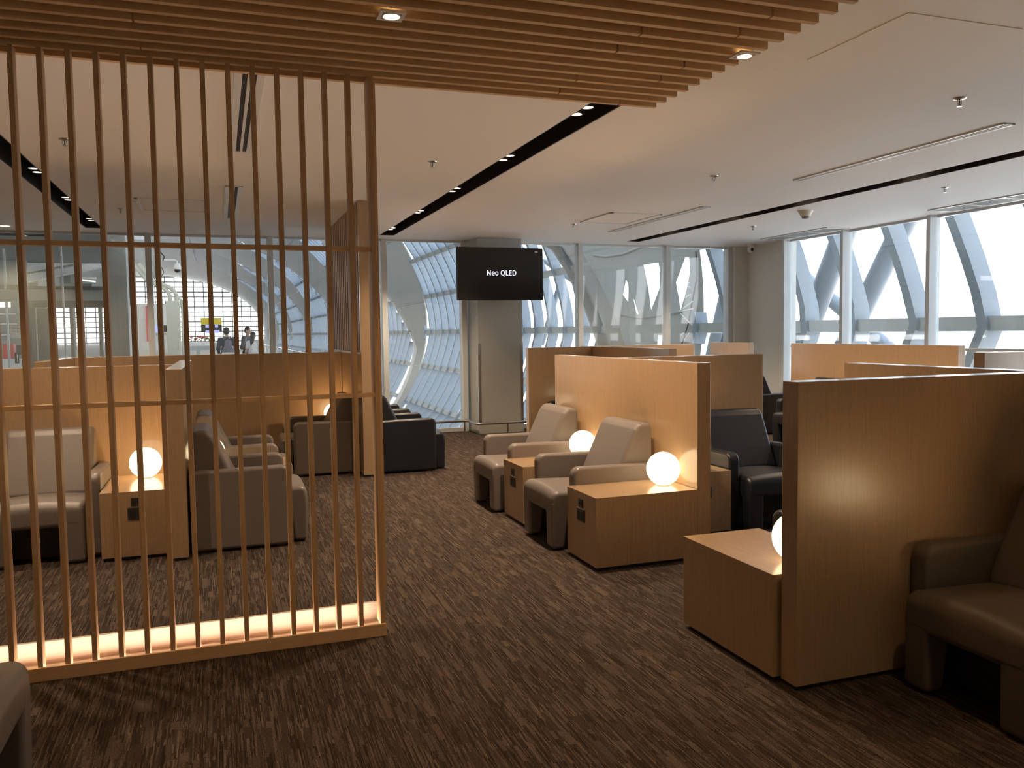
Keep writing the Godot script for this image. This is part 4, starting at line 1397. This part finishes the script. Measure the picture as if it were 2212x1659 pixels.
func person(label: String, at: Vector3, turn: float, height: float, woman: bool, shirt: Material, lower: Material, pose: int) -> Node3D:
	if EDGES.is_empty():
		for a in 3:
			for p in 2:
				for q in 2:
					var b := Vector3i.ZERO
					b[(a + 1) % 3] = p
					b[(a + 2) % 3] = q
					var c := b
					c[a] = 1
					EDGES.append([b, c])
	var t := thing("person", label, "person", at, turn)
	var s := height / 1.75
	var sh := (0.165 if woman else 0.19) * s
	var neck := Vector3(0, 1.47, 0) * s
	var head := Vector3(0, 1.63, 0.02) * s
	var body := [[Vector3(0, 1.0, 0) * s, Vector3(0, 1.36, 0) * s, 0.11 * s, 0.115 * s], [Vector3(-sh, 1.40 * s, 0), Vector3(sh, 1.40 * s, 0), 0.055 * s, 0.055 * s], [Vector3(0, 1.36, 0) * s, neck + Vector3(0, 0.04, 0), 0.085 * s, 0.05 * s],
		[head - Vector3(0, 0.05, -0.015) * s, head + Vector3(0, 0.035, -0.01) * s, 0.072 * s, 0.09 * s]]
	var shirt_b := [[Vector3(0, 1.0, 0) * s, Vector3(0, 1.36, 0) * s, 0.125 * s, 0.13 * s], [Vector3(-sh, 1.40 * s, 0), Vector3(sh, 1.40 * s, 0), 0.066 * s, 0.066 * s], [Vector3(-0.06, 1.1, 0) * s, Vector3(0.06, 1.1, 0) * s, 0.11 * s, 0.11 * s], [Vector3(-0.08, 1.3, 0.01) * s, Vector3(0.08, 1.3, 0.01) * s, 0.105 * s, 0.105 * s]]
	var legs := []
	for q in [-1, 1]:
		var x: float = q
		var el := Vector3(x * (sh + 0.07 * s), 1.12 * s, -0.02 * s)
		var wr := Vector3(x * (sh + 0.02 * s), 0.98 * s, 0.17 * s) if pose == 0 else Vector3(x * (sh - 0.03 * s), 1.10 * s, 0.20 * s)
		var shd := Vector3(x * sh, 1.40 * s, 0)
		body.append([shd, el, 0.050 * s, 0.038 * s])
		body.append([el, wr, 0.038 * s, 0.026 * s])
		var palm := wr + (wr - el).normalized() * 0.06 * s
		body.append([wr, palm, 0.026 * s, 0.030 * s])
		for f in 4:
			var o := Vector3(x * 0.006, (f - 1.5) * 0.017, 0) * s
			var e := palm + o + (wr - el).normalized() * (0.05 + 0.012 * (1.5 - absf(f - 1.5))) * s
			body.append([palm + o, e, 0.009 * s, 0.008 * s])
		body.append([wr + Vector3(-x * 0.02, 0.02, 0.02) * s, palm + Vector3(-x * 0.03, 0.025, 0.015) * s, 0.010 * s, 0.009 * s])
		shirt_b.append([shd, el if not woman else shd.lerp(el, 0.55), 0.066 * s, 0.055 * s])
		if not woman:
			shirt_b.append([el, el.lerp(wr, 0.85), 0.052 * s, 0.042 * s])
		var hip := Vector3(x * 0.085, 0.93, 0) * s
		var knee := Vector3(x * 0.095, 0.50, 0.015) * s
		var ank := Vector3(x * 0.10, 0.09, -0.01) * s
		body.append([hip, knee, 0.085 * s, 0.055 * s])
		body.append([knee, ank, 0.055 * s, 0.038 * s])
		body.append([ank - Vector3(0, 0.04, 0.02) * s, ank + Vector3(0, -0.055, 0.13) * s, 0.035 * s, 0.028 * s])
		legs.append([hip, knee, 0.105 * s, 0.078 * s])
		if not woman:
			legs.append([knee, ank, 0.076 * s, 0.058 * s])
	legs.append([Vector3(-0.06, 0.98, 0) * s, Vector3(0.06, 0.98, 0) * s, 0.125 * s, 0.125 * s])
	part("body", flesh(body, 0.022 * s, 0.025), m.skin, t)
	part("shirt", flesh(shirt_b, 0.024 * s, 0.04), shirt, t)
	part("skirt" if woman else "trousers", flesh(legs, 0.024 * s, 0.05), lower, t)
	# face: nose, brows, mouth, ears
	var f := [[head + Vector3(0, -0.005, 0.095) * s, head + Vector3(0, -0.03, 0.112) * s, 0.010 * s, 0.013 * s]]
	for q in [-1, 1]:
		f.append([head + Vector3(q * 0.088, 0.01, 0.0) * s, head + Vector3(q * 0.092, -0.035, 0.005) * s, 0.014 * s, 0.010 * s])
	part("face", flesh(f, 0.008 * s, 0.005), m.skin, t)
	var eyes := st0()
	for q in [-1, 1]:
		ball(eyes, 0.009 * s, head + Vector3(q * 0.032, 0.0, 0.088) * s)
	box(eyes, head + Vector3(-0.022, -0.066, 0.086) * s, head + Vector3(0.022, -0.060, 0.095) * s)
	part("eyes_and_mouth", eyes, m.hair, t)
	var hair := [[head + Vector3(0, 0.045, -0.015) * s, head + Vector3(0, -0.01, -0.045) * s, 0.093 * s, 0.078 * s]]
	if woman:
		hair.append([head + Vector3(0, -0.02, -0.06) * s, head + Vector3(0.01, -0.20, -0.11) * s, 0.075 * s, 0.06 * s])
		hair.append([head + Vector3(0.01, -0.20, -0.11) * s, head + Vector3(0.03, -0.33, -0.13) * s, 0.055 * s, 0.02 * s])
	part("hair", flesh(hair, 0.018 * s, 0.03), m.hair, t)
	if pose == 0:
		var bag := [[Vector3(0, 1.08, -0.20) * s, Vector3(0, 1.30, -0.19) * s, 0.12 * s, 0.10 * s], [Vector3(-0.07, 1.05, -0.2) * s, Vector3(0.07, 1.05, -0.2) * s, 0.11 * s, 0.11 * s]]
		var bg := part("backpack", flesh(bag, 0.024 * s, 0.04), m.bag_cloth, t)
		part("pocket", box(st0(), Vector3(-0.085, 0.99, -0.335) * s, Vector3(0.085, 1.12, -0.30) * s, 0.015, 2), m.bag_cloth, bg)
		for q in [-1, 1]:
			part("strap", tube(st0(), PackedVector3Array([Vector3(q * 0.09, 1.38, -0.12) * s, Vector3(q * 0.10, 1.475, 0.0) * s, Vector3(q * 0.11, 1.36, 0.12) * s, Vector3(q * 0.12, 1.12, 0.12) * s, Vector3(q * 0.10, 1.03, -0.10) * s]), 0.016 * s, 6), m.bag_cloth, bg)
	return t

func people() -> void:
	person("person seen from behind in a dark jacket with a grey backpack, head turned away", Vector3(0.20, 0, -26.0), PI + 0.15, 1.72, false, m.charcoal_cloth, m.black_cloth, 0)
	person("person in a grey shirt facing the woman in white in the concourse", Vector3(0.80, 0, -26.4), 0.9, 1.74, false, m.grey_cloth, m.black_cloth, 1)
	person("person in a white shirt and black skirt with long black hair, back to the camera", Vector3(0.93, 0, -25.7), PI - 0.35, 1.58, true, m.white_cloth, m.black_cloth, 1)
